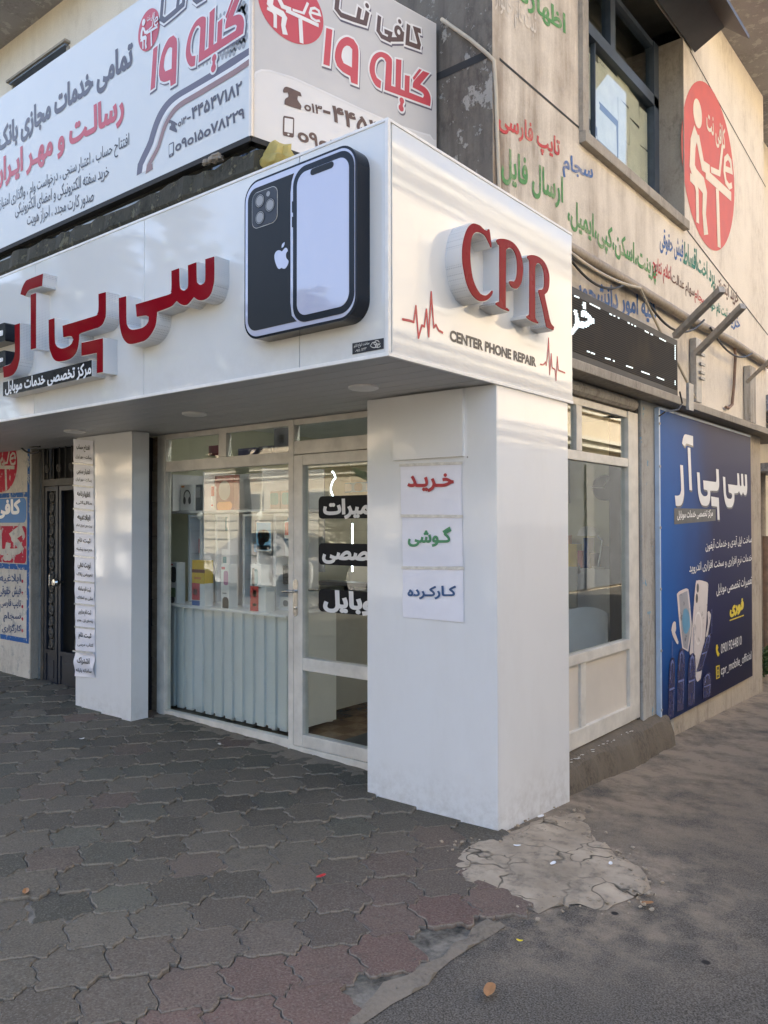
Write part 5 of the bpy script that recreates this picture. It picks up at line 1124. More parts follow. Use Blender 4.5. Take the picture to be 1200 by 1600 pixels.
# drain cable: pale flex running down the building corner
mb = MB(); A = SP.off(.015); pts = [FR(YF-.02).at(690, 30), FR(YF-.02).at(735, 62), FR(YF-.02).at(762, 85), A.at(772, 95), A.at(775, 140), A.at(777, 210), A.at(780, 290), A.at(782, 330)]
mb.tube(pts, .012, 8); tag(mb.build('flex_cable', M['cablew'], smooth=True), 'pale flex stapled down the stained building corner', 'cable')

# ------------------------------------------------------------------ side wall fittings
def onw(P, *pts): return [P.at(*p) for p in pts]
W1 = SD(XS+.05)
mb = MB(); p0, p1 = W1.at(860, 370), W1.at(1215, 580); mb.tube([p0, W1.at(930, 411), W1.at(996, 450), W1.at(1072, 497), W1.at(1141, 532), p1], .040, 14); cd = mb.build('drain_pipe', M['pipe'], smooth=True); tag(cd, 'long stained pipe running along the cream side wall', 'pipe')
W2 = SD(XS+.10)
def hang(a, b, sag, n=14): return [a.lerp(b, i/n)+Vector((0, 0, -sag*4*(i/n)*(1-i/n))) for i in range(n+1)]
for k, (pts, sag, r, mt, lab) in enumerate((((W2.at(880, 388), W2.at(975, 445)), .12, .009, 'cable', 'black cable sagging below the wall pipe behind the canopy'),
        ((W2.at(1000, 450), W2.at(1100, 500)), .22, .010, 'cable', 'black cable looping along the wall pipe in the middle'), ((W2.at(1110, 512), W2.at(1175, 552)), .14, .010, 'cable', 'black cable looping along the wall pipe at its right part'),
        ((W2.at(878, 384), W2.at(1000, 450)), .05, .013, 'cablew', 'pale cable bundle strapped under the wall pipe'), ((W2.at(1000, 450), W2.at(1042, 540)), .0, .011, 'cablew', 'pale cable dropping behind the dark display'), ((SD(XS+.2).at(1055, 560), SD(XS+.2).at(1086, 622)), .0, .011, 'cablew', 'pale cable running from the display to the ledge'))):
    mb = MB(); mb.tube(hang(*pts, sag), r, 7); tag(mb.build('cable', M[mt], smooth=True), lab, 'cable', 'loose cables on the side wall')
Wc = SD(XS+.03)
mb = MB(); mb.tube(onw(Wc, (1148, 532), (1149, 560), (1147, 600), (1144, 632), (1138, 638), (1134, 636)), .016, 8); tag(mb.build('thin_pipe', flat('rusty_thin_pipe', (.19, .11, .07), .6, .3, 20), smooth=True), 'thin rusty pipe hooked down the cream wall above the ledge', 'pipe')
mb = MB(); a, b = Wc.st(1083, 628), Wc.st(1088, 532); mb.pbox(Wc, a[0]-.02, a[1], b[0]+.03, b[1], -.02, .04, 0, .004)
for yy in (555, 570, 583, 592): c = Wc.st(1088, yy); mb.pbox(Wc, c[0]-.04, c[1]-.012, c[0]+.08, c[1]+.012, .041, .06)
tag(mb.build('bracket_post', M['steel']), 'upright grey metal bracket fixed to the wall beside the display', 'bracket')
mb = MB(); a, b = Wc.st(1167, 660), Wc.st(1172, 578); mb.pbox(Wc, a[0]-.03, a[1], b[0]+.04, b[1]+.02, -.02, .05, 0, .004); tag(mb.build('bracket_post', M['frame_rusty']), 'stained upright duct at the right end of the ledge', 'bracket')
for (p, q_, lab) in (((1055, 525), (1128, 452), 'left of two slanting steel struts, starting behind the display'), ((1088, 552), (1161, 478), 'right of two slanting steel struts, starting at the bracket')):
    s0 = SD(XS+.10).at(*p); t0 = s0+Vector((.55, 0, 0)); d = ray(*q_)
    # the strut leans out from the wall: its outer end lies 0.5 m off the wall on the sight line's plane
    s1 = SD(XS+.62).at(*q_)
    ax = (s1-s0).normalized(); u_ = ax.cross(Vector((0, 0, 1))).normalized(); v_ = u_.cross(ax); hw = .026; mb = MB()
    mb.add([s0+u_*a+v_*b for a, b in ((-hw, -hw), (hw, -hw), (hw, hw), (-hw, hw))]+[s1+u_*a+v_*b for a, b in ((-hw, -hw), (hw, -hw), (hw, hw), (-hw, hw))], [(0, 1, 5, 4), (1, 2, 6, 5), (2, 3, 7, 6), (3, 0, 4, 7), (3, 2, 1, 0), (4, 5, 6, 7)]); tag(mb.build('strut', M['steel']), lab, 'strut', 'steel struts on the side wall')
s0, s1 = SD(XS+.10).at(1168, 596), SD(XS+.5).at(1206, 560); mb = MB(); mb.tube([s0, s1], .028, 4); tag(mb.build('strut', M['steel']), 'short pale strut at the right edge above the ledge end', 'strut', 'steel struts on the side wall')
# LED display on the ledge
LD = SD(-.05); LE = thing('led_display', 'dark running LED display standing on the concrete ledge', 'display', (-.05, 2.7, 2.70))
y1l, zl1 = LD.st(1058.5, 532); zl0 = 2.705; zl1 = zl1
mb = MB(); mb.box((-.16, 1.2, zl0), (-.05, y1l, zl1), bev=.004); mb.build('casing', flat('black_casing', (.03, .027, .024), .6, .25, 5), LE)
q = NT('led_grid'); xx, yy, zz_ = q.xyz(); wv = q.math('SINE', q.math('MULTIPLY', zz_, 420.)); c = q.mix(q.ramp(wv, -.2, .8), (.008, .007, .007), (.045, .036, .026)); c = q.mix(q.ramp(q.noise(3, 4), .5, .7, 0, .4), c, (.06, .045, .025))
mb = MB(); mb.pbox(LD, 1.22, zl0+.05, y1l-.02, zl1-.055, -.01, .002); scr = mb.build('screen', q.fin(c, .7, Specular_IOR_Level=.15), LE)
lw = glow('lit_leds', (.80, .95, 1), .32); L2 = LD.off(.003)
zl_ = Z(880, 380, 1169/190)
mb = MB()
for a, b in (((105, 505), (155, 525)), ((255, 580), (355, 630)), ((445, 678), (470, 690)), ((485, 697), (500, 702)), ((525, 714), (540, 722)), ((620, 762), (640, 772)), ((655, 780), (670, 786)), ((685, 795), (700, 800)), ((785, 843), (822, 862)), ((840, 872), (862, 882)), ((925, 912), (988, 945)), ((228, 1038), (255, 1046)), ((265, 1052), (305, 1066)), ((402, 1104), (455, 1118)), ((478, 1128), (495, 1136)), ((605, 1178), (670, 1200)), ((750, 1232), (830, 1262)), ((900, 1288), (970, 1315))):
    mb.loops(L2, [stroke([L2.st(*zl_(*a)), L2.st(*zl_(*b))], .009)], 0, 0)
for i in range(9): p = L2.st(*zl_(1076, 985+i*16)); mb.loops(L2, [circ(p[0]+.0, p[1], .012, .006, 8)], 0, 0)
for i in range(3): p = L2.st(*zl_(1076, 1325+i*16)); mb.loops(L2, [circ(p[0], p[1], .012, .006, 8)], 0, 0)
mb.build('border_dash', lw, scr)
L_ = glyph_loops('خرید', .03); AA = np.array([p for l in L_ for p in l]); bx0, by0 = AA.min(0); bx1, by1 = AA.max(0)
qa, qb, qc = np.array(L2.st(*zl_(-150, 850))), np.array(L2.st(*zl_(298, 935))), np.array(L2.st(*zl_(-150, 470)))
from mathutils.geometry import tessellate_polygon
def inside(p):
    w = 0
    for l in L_:
        for i in range(len(l)):
            (xa, ya), (xb_, yb_) = l[i-1], l[i]
            if (ya > p[1]) != (yb_ > p[1]) and p[0] < (xb_-xa)*(p[1]-ya)/(yb_-ya)+xa: w += 1 if yb_ > ya else -1
    return w != 0
mb = MB(); nx_, ny_ = 46, 26
for i in range(nx_):
    for j in range(ny_):
        u, v = (i+.5)/nx_, (j+.5)/ny_
        if inside((bx0+u*(bx1-bx0), by0+v*(by1-by0))):
            c = qa+(qb-qa)*u+(qc-qa)*v; mb.loops(L2, [[(c[0]-.0085, c[1]-.0028), (c[0]+.0085, c[1]-.0028), (c[0]+.0085, c[1]+.0028), (c[0]-.0085, c[1]+.0028)]], .0005, .0005)
mb.build('led_lettering', lw, scr)
# hanging end of an old bracket under the ledge lip, and the plastic scrap
mb = MB(); P = SD(.0); a, b = P.st(1076, 640), P.st(1083, 612); mb.pbox(P, a[0], a[1], b[0], b[1]+.06, -.02, .004); tag(mb.build('bracket_end', M['steel']), 'flat grey bracket end hanging over the ledge edge', 'bracket')
P = SD(.03); mb = MB(); mb.tube(hang(P.at(1062, 612), P.at(1066, 630), 0, 6)+[P.at(1060, 640), P.at(1040, 643), SD(-.12).at(1030, 650)], .007, 6); tag(mb.build('cable', M['cable'], smooth=True), 'thin black cable drooping over the ledge edge to the poster', 'cable', 'loose cables on the side wall')

# ------------------------------------------------------------------ blue poster
PO = SD(-.13); yA_, zT_ = PO.st(1031, 641); yB_, zB_ = PO.st(1176, 1053)[0], PO.st(1038, 1130)[1]
zT_ = 2.585
PS = thing('poster_panel', 'large glossy blue phone repair poster on the side wall', 'poster', (-.13, yA_, zB_))
q = NT('poster_print'); _x, Yp, Zp = q.xyz(); wY, hZ = yB_-yA_, zT_-zB_
u = q.math('DIVIDE', Yp, wY); v = q.math('DIVIDE', Zp, hZ)
f = q.math('ADD', u, q.math('MULTIPLY', q.math('SUBTRACT', q.noise(.7, 3), .5), .5))
c = q.mix(q.ramp(f, .02, .5), (.001, .095, .38), (.006, .008, .066)); c = q.mix(q.math('MULTIPLY', q.ramp(v, .62, 1.0), q.ramp(f, .1, .5, .25, .85)), c, (.036, .032, .08)); c = q.mix(q.ramp(v, .32, .02, 0, .85), c, (.006, .006, .028)); c = q.mix(q.math('MULTIPLY', q.ramp(v, .55, .2), q.ramp(u, .4, .9, 0, .6)), c, (.010, .011, .03))
mb = MB(); mb.pbox(PO, yA_, zB_, yB_, zT_, -.02, 0); ps = mb.build('printed_sheet', q.fin(c, .5, Specular_IOR_Level=.12), PS)
mb = MB(); mb.box((-.165, yA_-.03, zB_-.02), (-.128, yA_-.002, zT_+.01)); mb.box((-.165, yA_, zT_+.001), (-.13, yB_, zT_+.02)); mb.build('edge_strip', flat('pale_blue_edge', (.42, .52, .66), .4, .1), PS)
mb = MB()
for yy in (-.003,): 
    for zz_ in (.12, .6, 1.1, 1.6, 2.1, 2.45): mb.lathe((-.128, yA_-.016, zB_+zz_), [(.012, 0), (.012, .006), (0, .008)], 10, ax=(1, 0, 0))
mb.build('screw', M['steel'], PS)
zP, zQ = Z(1030, 640, 1164/160), Z(1030, 840, 853/160)
fl_ = affine([FP.st(*z2(*p)) for p in ((290,420),(290,943),(970,1155),(30,1095),(997,392))]+[FP.st(*z3(*p)) for p in ((995,118),(95,510),(205,953))], [PO.st(*zP(*p)) for p in ((325,430),(335,912),(677,1250),(168,978),(677,678),(985,738),(715,765),(790,1112))])
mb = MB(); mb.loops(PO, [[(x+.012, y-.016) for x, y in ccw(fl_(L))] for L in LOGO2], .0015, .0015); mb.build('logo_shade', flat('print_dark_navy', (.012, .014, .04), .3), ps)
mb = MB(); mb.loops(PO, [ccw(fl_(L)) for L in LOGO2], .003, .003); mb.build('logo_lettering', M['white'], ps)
L = [PO.st(*zP(*p)) for p in ((168, 1305), (640, 1262), (640, 1132), (168, 1120))]; mb = MB(); mb.loops(PO, [L], .002, .002); lp = mb.build('strap_band', M['vblack'], ps)
lettering(lp, PO, 'مرکز تخصصی خدمات موبایل', zP(200, 1262), zP(606, 1232), zP(200, 1150), M['white'], .0035, .03)
for s, q3, mt, zz, bd in (('ساخت اپل آیدی و خدمات آیفون', ((384, 128), (768, 62), (384, 20)), 'white', zQ, .01), ('خدمات نرم افزاری و سخت افزاری اندروید', ((248, 325), (770, 222), (248, 215)), 'white', zQ, .01), ('تعمیرات تخصصی موبایل', ((475, 492), (770, 405), (475, 390)), 'white', zQ, .01), ('فوری', ((585, 672), (702, 625), (585, 540)), 'yel', zQ, .07), ('09019244810', ((512, 968), (684, 890), (512, 888)), 'white', zQ, .0), ('cpr_mobile_official', ((512, 1168), (765, 1030), (512, 1070)), 'white', zQ, .0)):
    M.setdefault('yel', flat('print_yellow', (.72, .56, .01), .3, .04)); lettering(ps, PO, s, *[zz(*p) for p in q3], M[mt], .003, bd)
mb = MB(); mb.loops(PO, [stroke([PO.st(*zQ(585, 690)), PO.st(*zQ(702, 647))], .012)], .003, .003); mb.build('underline', M['yel'], ps)
def pr(parent, zz, pts, mat, d, name, sm=True):
    L = [PO.st(*zz(*p)) for p in pts]; L = smooth(L, 4, 50) if sm else L; mb = MB(); mb.loops(PO, [ccw(L)], d, d); return mb.build(name, mat, parent)
pr(ps, zQ, [(472,895),(482,888),(490,915),(484,935),(492,955),(500,965),(494,985),(482,985),(470,940)], M['yel'], .003, 'telephone_icon')
pr(ps, zQ, [(470,1070),(500,1062),(502,1165),(472,1180)], M['yel'], .003, 'app_icon', False); pr(ps, zQ, [(475,1078),(496,1072),(497,1158),(477,1170)], M['vblack'], .0035, 'app_icon', False)
c = PO.st(*zQ(486, 1122)); mb = MB(); mb.loops(PO, [circ(c[0], c[1], .03, .028), circ(c[0], c[1], .018, .017)[::-1]], .004, .004); mb.build('app_icon', M['yel'], ps)
nv1, nv2 = flat('print_glove_navy', (.022, .026, .10), .25, .1), flat('print_glove_light', (.18, .21, .42), .25, .1)
phw, phg, phs = flat('print_phone_white', (.66, .60, .58), .3, .06), flat('print_phone_grey', (.30, .30, .34), .3, .08), flat('print_phone_sky', (.10, .30, .48), .3, .3, 2.5)
o = pr(ps, zQ, [(145,470),(165,448),(215,425),(235,428),(245,455),(262,640),(268,760),(240,950),(190,920),(170,760)], phw, .0022, 'printed_phone'); pr(o, zQ, [(162,478),(225,447),(234,470),(252,660),(256,760),(232,930),(200,915),(182,760)], phg, .0026, 'printed_phone'); pr(o, zQ, [(200,600),(225,590),(248,640),(255,740),(225,800),(200,780),(188,690)], phs, .003, 'printed_screen')
o = pr(ps, zQ, [(300,390),(318,358),(340,355),(395,372),(406,392),(390,700),(350,1130),(325,1195),(305,1180),(250,960),(275,700)], phw, .0032, 'printed_phone')
c = PO.st(*zQ(322, 755)); mb = MB(); mb.loops(PO, [circ(c[0], c[1], .105, .150), circ(c[0], c[1], .088, .130)[::-1]], .0036, .0036); mb.build('printed_ring', flat('print_ring', (.80, .76, .74), .3), o)
for (x, y, mt) in ((318, 420, 'vblack'), (310, 505, 'vblack')): c = PO.st(*zQ(x, y)); mb = MB(); mb.loops(PO, [circ(c[0], c[1], .032, .042)], .0036, .0036); mb.build('printed_lens', M[mt], o)
pr(ps, zQ, [(108,720),(122,698),(135,705),(138,760),(130,790),(158,868),(155,888),(142,880),(112,820),(98,770)], phw, .0028, 'printed_earbud'); pr(ps, zQ, [(400,620),(412,612),(428,640),(425,680),(400,825),(388,832),(385,815),(402,720)], phw, .0028, 'printed_earbud')
for k, (cx, tp, bt, w) in enumerate(((105, 1000, 1500, 26), (182, 925, 1440, 30), (270, 965, 1400, 32), (395, 1130, 1330, 34), (415, 800, 1110, 26))):
    sl_ = -.05 if k < 4 else .28
    f_ = lambda x, y: (cx+x*w-(y)*(bt-tp)*(sl_ if k == 4 else .02), tp+y*(bt-tp)-x*w*.35)
    o = pr(ps, zQ, [f_(*p) for p in ((-.6, .04), (-.2, 0), (.3, 0), (.75, .05), (1, .25), (1, .5), (.9, .75), (.9, 1), (-.9, 1), (-.95, .7), (-1, .4), (-.9, .15))], nv1, .0040+.0004*k, 'printed_glove_finger')
    pr(o, zQ, [f_(*p) for p in ((-.5, .07), (0, .03), (.45, .08), (.55, .25), (.4, .26), (.3, .12), (0, .08), (-.35, .12), (-.45, .35), (-.6, .35))], nv2, .0062+.0004*k, 'printed_highlight'); pr(o, zQ, [f_(*p) for p in ((-.8, .50), (.8, .50), (.85, .53), (-.8, .54))], nv2, .0062+.0004*k, 'printed_highlight', False); pr(o, zQ, [f_(*p) for p in ((.62, .55), (.75, .55), (.72, .9), (.6, .88))], nv2, .0062+.0004*k, 'printed_highlight', False)
mb = MB(); 
for a, b in (((103, 858), (103, 1000)), ((432, 595), (432, 800)), ((282, 745), (280, 970))): mb.loops(PO, [stroke([PO.st(*zQ(*a)), PO.st(*zQ(*b))], .010)], .0068, .0068)
mb.build('printed_highlight', nv2, ps)

# ------------------------------------------------------------------ cafe wall, iron gate on the left
CW = FR(1.20); xw = CW.st(47, 900)[0]; LW = thing('street_wall', 'painted white and blue cafe advertising wall at the left edge', 'wall', (xw-1.2, 1.3, .1))
mb = MB(); mb.box((-10.5, 1.20, -.2), (xw, 1.42, 2.60), bev=.004); mb.build('wall', M['wpaint'], LW)
mb = MB(); mb.box((xw-.0, 1.205, -.2), (xw+.012, 1.285, 2.39)); mb.build('return_face', M['conc'], LW)
zW = Z(0, 640, 3.2)
def wq(pts, mat, d, name='painted_block'): 
    mb = MB(); mb.loops(CW, [[CW.st(*zW(*p)) for p in pts]], d, d); return mb.build(name, mat, LW)
xr_ = CW.st(*zW(149, 500))[0]; xq = CW.st(*zW(137, 500))[0]
zz = [CW.st(*zW(140, y))[1] for y in (120, 412, 436, 775, 803, 1145, 1170)]
mb = MB(); R_ = lambda a0, b0, a1, b1, d: mb.loops(CW, [[(a0, b0), (a1, b0), (a1, b1), (a0, b1)]], d, d)
R_(xq, zz[6], xr_, 2.55, .002); R_(-9, zz[2], xq-.001, zz[1], .002); R_(-9, zz[4], xq-.001, zz[3], .002); R_(-9, zz[6], xq-.001, zz[5], .002); mb.build('painted_border', M['bluepaint'], LW)
mb = MB(); a, b = CW.st(*zW(132, 565)), CW.st(*zW(132, 440)); mb.loops(CW, [rrect(-8, a[1]+.0, a[0], b[1], .06)], .002, .002); mb.build('painted_block', M['blueblock'], LW)
mb = MB(); a, b = CW.st(*zW(132, 770)), CW.st(*zW(132, 582)); mb.loops(CW, [rrect(-8, a[1], a[0], b[1], .05)], .002, .002); mb.build('painted_block', M['redpaint'], LW)
for s, q3, mt, bd in (('کافی نت', ((-118, 548), (105, 545), (-118, 455)), 'white', .05), ('گیله ۱۹', ((-190, 760), (125, 755), (-190, 595)), 'wpaint', .06), ('ابلاغیه اسناد', ((-100, 868), (106, 870), (-100, 822)), 'letterblue', .02), ('فیش حقوقی', ((-2, 935), (106, 938), (-2, 880)), 'letterblue', .02), ('تایپ فارسی', ((5, 995), (106, 1000), (5, 945)), 'letterblue', .02), ('سجام  سهام', ((-80, 1060), (106, 1064), (-80, 1012)), 'letterblue', .02), ('کارگزاری ثبت', ((-45, 1112), (108, 1118), (-45, 1068)), 'letterblue', .02)):
    lettering(LW, CW, s, *[zW(*p) for p in q3], M[mt], .0045, bd, 'painted_lettering')
mb = MB()
for y in (858, 918, 985, 1047, 1105): c = CW.st(*zW(113, y)); mb.loops(CW, [circ(c[0], c[1], .018, .018, 12)], .003, .003)
mb.build('red_bullet', M['redpaint'], LW)
emblem(LW, CW, emfit(CW, zW(10, 270), zW(87, 265), zW(10, 125)), M['redpaint'], M['wpaint'], False, .002, 'painted_emblem')
lettering(LW, CW, 'کافی نت', zW(-10, 172), zW(48, 168), zW(-10, 145), M['wpaint'], .0065, .02, 'painted_lettering')
# iron gate
GF = FR(1.29); gx0, gx1 = xw+.06, -4.05; gate = thing('iron_gate', 'dark double iron gate with scrollwork beside the narrow pillar', 'gate', ((gx0+gx1)/2, 1.29, .08)); gb = .09
zg = lambda y, x=80: GF.st(*zW(x*3.2 if False else x, y))[1]
xm = GF.st(*zW(292, 900))[0]; ztr = GF.st(*zW(280, 365))[1]; zlo = GF.st(*zW(280, 1215))[1]
mb = MB(); mb.box((gx0, 1.280, gb), (gx0+.05, 1.330, 2.42)); mb.box((gx1-.05, 1.280, gb), (gx1, 1.330, 2.42)); mb.box((gx0+.05, 1.280, ztr-.03), (gx1-.05, 1.330, ztr+.035)); mb.build('gate_frame', M['iron'], gate)
def scroll(P, cx, cz, s, fl_, mb):
    for sg in (1, -1):
        pts = [(cx+fl_*sg*s*(.55*t*math.cos(5.2*t+.3)), cz+sg*s*(1.0-.0)*(.15+.75*t*math.sin(5.2*t+.3)/1.2)) for t in np.linspace(.1, 1.0, 16)]
        mb.tube([P.p3(x, z) for x, z in pts], .012, 5, cap=False)
    mb.lathe(P.p3(cx, cz), [(0, -.014), (.024, 0), (0, .014)], 10, ax=P.n)
for k, (a, b) in enumerate(((gx0+.06, xm-.012), (xm+.012, gx1-.06))):
    mb = MB()
    for xx in (a, b-.04): mb.box((xx, 1.285, gb+.01), (xx+.04, 1.315, ztr-.035))
    mb.box((a+.04, 1.285, zlo-.02), (b-.04, 1.315, zlo+.02)); mb.box((a+.04, 1.285, ztr-.08), (b-.04, 1.315, ztr-.036)); leaf = mb.build('gate_leaf', M['ironblue'], gate)
    mb = MB(); mb.box((a+.04, 1.295, gb+.015), (b-.04, 1.305, zlo-.021)); mb.box((a+.07, 1.288, gb+.06), (b-.07, 1.294, zlo-.08), bev=.003); mb.build('kick_panel', M['ironblue'], leaf)
    mb = MB(); P = FR(1.295); nz = 7; cxm = (a+b)/2
    for i in range(nz*2 if b-a < .6 else nz):
        for dx_ in ((0,) if b-a < .6 else (-.17, .17)):
            sc_ = .10 if b-a < .6 else .14; scroll(P, cxm+dx_, zlo+.02+(i+.5)*(ztr-zlo-.1)/(nz*2 if b-a < .6 else nz), sc_, 1 if (i+(dx_ > 0)) % 2 else -1, mb)
    for xx in np.linspace(a+.04, b-.04, 4)[1:-1]: mb.tube([(xx, 1.308, zlo), (xx, 1.308, ztr-.06)], .008, 6)
    mb.build('scrollwork', M['iron'], leaf)
mb = MB(); P = FR(1.295)
for i in range(12):
    x = gx0+.08+(gx1-gx0-.16)*i/11; mb.tube([(x, 1.300, ztr+.03), (x, 1.300, 2.42)], .008, 6)
    if i % 2 == 0: scroll(P, x, ztr+.14, .08, 1, mb); scroll(P, x, ztr+.42, .08, -1, mb)
mb.build('transom_grille', M['iron'], gate)
mb = MB(); c = GF.st(*zW(318, 862)); mb.lathe(GF.p3(c[0], c[1]), [(.012, 0), (.012, .05), (.036, .06), (.042, .085), (.030, .105), (0, .108)], 18, ax=GF.n); mb.build('knob', M['chrome'], gate, smooth=True); mb = MB(); c = GF.st(*zW(272, 850)); mb.tube([GF.p3(c[0], c[1]+.05, .02), GF.p3(c[0], c[1]+.05, .05), GF.p3(c[0], c[1]-.05, .05), GF.p3(c[0], c[1]-.05, .02)], .008, 8); mb.build('handle', M['chrome'], gate)
mb = MB(); mb.quad((gx0-.1, 1.48, 0), (gx1+.1, 1.48, 0), (gx1+.1, 1.48, 2.5), (gx0-.1, 1.48, 2.5)); mb.box((gx1, 1.30, 0), (LX0+.4, 1.46, 2.39)); mb.build('dark_passage', M['gap'], gate)
for (a, b, sg, lab) in ((zW(30, 118), zW(200, 185), .05, 'upper black cable drooping over the iron gate'), (zW(60, 122), zW(200, 205), .09, 'lower black cable drooping over the iron gate')):
    P = FR(1.1); mb = MB(); mb.tube(hang(P.at(*a), P.at(*b), sg), .009, 6); tag(mb.build('cable', M['cable'], smooth=True), lab, 'cable', 'cables over the iron gate')

# ------------------------------------------------------------------ further along the side street (right edge)
NB = thing('neighbour_building', 'grey and cream neighbouring building beyond the blue poster', 'building', (-1.5, 9.0, -.3))
mb = MB(); mb.box((-.62, 7.05, -.4), (-7, 8.4, 2.63)); mb.build('lower_wall', M['wall_clean'], NB)
mb = MB(); mb.box((-.60, 8.4, 0-.4), (-9, 24, 8.2)); mb.build('wall', M['wall_clean'], NB)
mb = MB(); mb.box((.25, 7.9, 3.05), (-.6, 16, 3.25)); mb.box((.1, 7.5, 2.28), (-.62, 8.4, 2.38)); mb.build('slab', M['eave'], NB)
mb = MB(); P = SD(-.55); 
for yy in (780, 905, 1000): c = P.st(1190, yy); mb.pbox(P, 7.06, c[1]-.008, 8.39, c[1]+.008, -.072, -.068)
mb.build('wall_joint', M['gap'], NB)
mb = MB(); c = SD(-.4).at(1191, 900); mb.tube([(c.x, c.y, -.2), (c.x, c.y, 2.3)], .05, 12); tag(mb.build('downpipe', M['pipe'], smooth=True), 'stained upright downpipe at the right edge beyond the poster', 'pipe')
mb = MB(); c = SD(-.35).at(1197, 880); mb.tube([(c.x, c.y, -.2), (c.x, c.y, 1.5)], .045, 10); tag(mb.build('downpipe', flat('rusty_pipe', (.24, .15, .10), .7, .3, 10), smooth=True), 'short rusty pipe at the right edge beyond the poster', 'pipe')
c = SD(-.3).at(1194, 1010); r6 = random.Random(8); mb = MB()
for i in range(60):
    an = r6.uniform(0, 6.28); ln = r6.uniform(.1, .35); d = Vector((math.cos(an), math.sin(an), 0)); s = Vector((-d.y, d.x, 0))*.012; p = Vector((c.x, c.y, gz(c.x, c.y)+.05+r6.uniform(0, .35)))
    mb.quad(p-s, p+s, p+d*ln*.6+s+Vector((0, 0, ln*.5)), p+d*ln*.9+Vector((0, 0, ln*.25)))
tag(mb.build('weed', flat('weed_green', (.05, .10, .025), .6, .3, 10)), 'small green weed growing by the pipe at the right edge', 'plant')
# ------------------------------------------------------------------ litter
lf = flat('dry_leaf', (.33, .16, .06), .7, .2, 20)
for k, (px, py, s, mt, lab, cat, nm_) in enumerate(((765, 1551, .045, lf, 'curled brown leaf on the asphalt near the bottom', 'leaf', 'dry_leaf'), (1012, 1414, .028, lf, 'pale brown leaf at the end of the cement patch', 'leaf', 'dry_leaf'), (40, 1407, .03, lf, 'brown leaf on a paver at the left edge', 'leaf', 'dry_leaf'),
        (502, 1376, .028, flat('red_wrapper', (.45, .03, .03), .4), 'red wrapper in the hole of a broken paver', 'wrapper', 'wrapper'), (845, 1271, .028, M['white'], 'white paper scrap at the foot of the corner pillar', 'paper scrap', 'paper_scrap'), (808, 1324, .02, M['white'], 'left white scrap on the cement patch', 'paper scrap', 'paper_scrap'), (864, 1352, .024, M['white'], 'white cigarette end on the cement patch', 'cigarette end', 'cigarette_end'), (954, 1352, .02, M['white'], 'right white scrap at the broken edge of the cement patch', 'paper scrap', 'paper_scrap'),
        (128, 1172, .02, M['white'], 'white scrap by the foot of the narrow pillar', 'paper scrap', 'paper_scrap'), (343, 1177, .025, M['tape'], 'pale scrap on the pavers before the shop window', 'paper scrap', 'paper_scrap'), (812, 1473, .014, M['yel'], 'tiny yellow scrap on the asphalt', 'paper scrap', 'paper_scrap'))):
    c = GR.at(px, py); z0 = gz(c.x, c.y)+(.002 if px > 600 else .006); r0 = random.Random(k); an = r0.uniform(0, 6); mb = MB(); n = 9
    for i in range(n):
        t = i/(n-1)*2-1; w = s*.42*(1-t*t)**.5+.001
        for sd in (-1, 0, 1):
            x, y = t*s, sd*w; mb.v.append((c.x+x*math.cos(an)-y*math.sin(an), c.y+x*math.sin(an)+y*math.cos(an), z0+.004+abs(sd)*w*.45+.006*t*t))
    mb.f = [(i*3+j, i*3+j+1, i*3+j+4, i*3+j+3) for i in range(n-1) for j in (0, 1)]; mb.m = [0]*len(mb.f); tag(mb.build(nm_, mt), lab, cat)
mb = MB(); r0 = random.Random(5)
for i in range(70):
    y = r0.uniform(1.8, 3.1); x = r0.uniform(-.22, -.12); s = r0.uniform(.004, .011); z_ = .132 if x < -.2 else .09; mb.quad((x-s, y-s, z_), (x+s, y-s*.6, z_+.001), (x+s*.7, y+s, z_+.003), (x-s, y+s*.5, z_))
tag(mb.build('paint_flakes', M['frame'], origin=(0, 0, 0)), 'pale paint flakes scattered on the concrete step', 'paint flakes', kind='stuff')
mb = MB(); rim = g2((722, 1322), (800, 1300), (850, 1270), (905, 1258), (930, 1300), (965, 1332), (990, 1345), (1012, 1372), (1003, 1394), (975, 1408), (930, 1420), (880, 1410), (842, 1424), (782, 1300), (830, 1285), (885, 1262))
for i in range(170):
    c = r0.choice(rim); x, y = c[0]+r0.gauss(0, .07), c[1]+r0.gauss(0, .07); s = r0.uniform(.003, .011); z_ = gz(x, y)+.004; bm = bmesh.new(); bmesh.ops.create_icosphere(bm, subdivisions=1, radius=s); bm.verts.index_update()
    if y > .93 and x < .0: bm.free(); continue
    mb.add([(x+v.co.x*r0.uniform(.7, 1.5), y+v.co.y*r0.uniform(.7, 1.5), z_+v.co.z*r0.uniform(.4, .9)) for v in bm.verts], [[v.index for v in f.verts] for f in bm.faces]); bm.free()
tag(mb.build('crumbs', M['cement'], origin=(0, 0, 0)), 'crumbled cement chips round the broken patch at the pillar foot', 'rubble', kind='stuff')
mb = MB()
for i in range(900):
    x, y = r0.uniform(-3, 2.2), r0.uniform(-1.6, 3.5)
    if y > .95 and x < .1: continue
    s = r0.uniform(.002, .006); z_ = gz(x, y)+.002; mb.add([(x-s, y, z_), (x, y-s, z_), (x+s, y+s*.4, z_), (x, y, z_+s*1.1)], [(0, 1, 3), (1, 2, 3), (2, 0, 3)])
tag(mb.build('grit', flat('grit_stone', (.17, .15, .125), .9, .5, 40), origin=(0, 0, 0)), 'fine grit and small stones scattered over paving and asphalt', 'grit', kind='stuff')

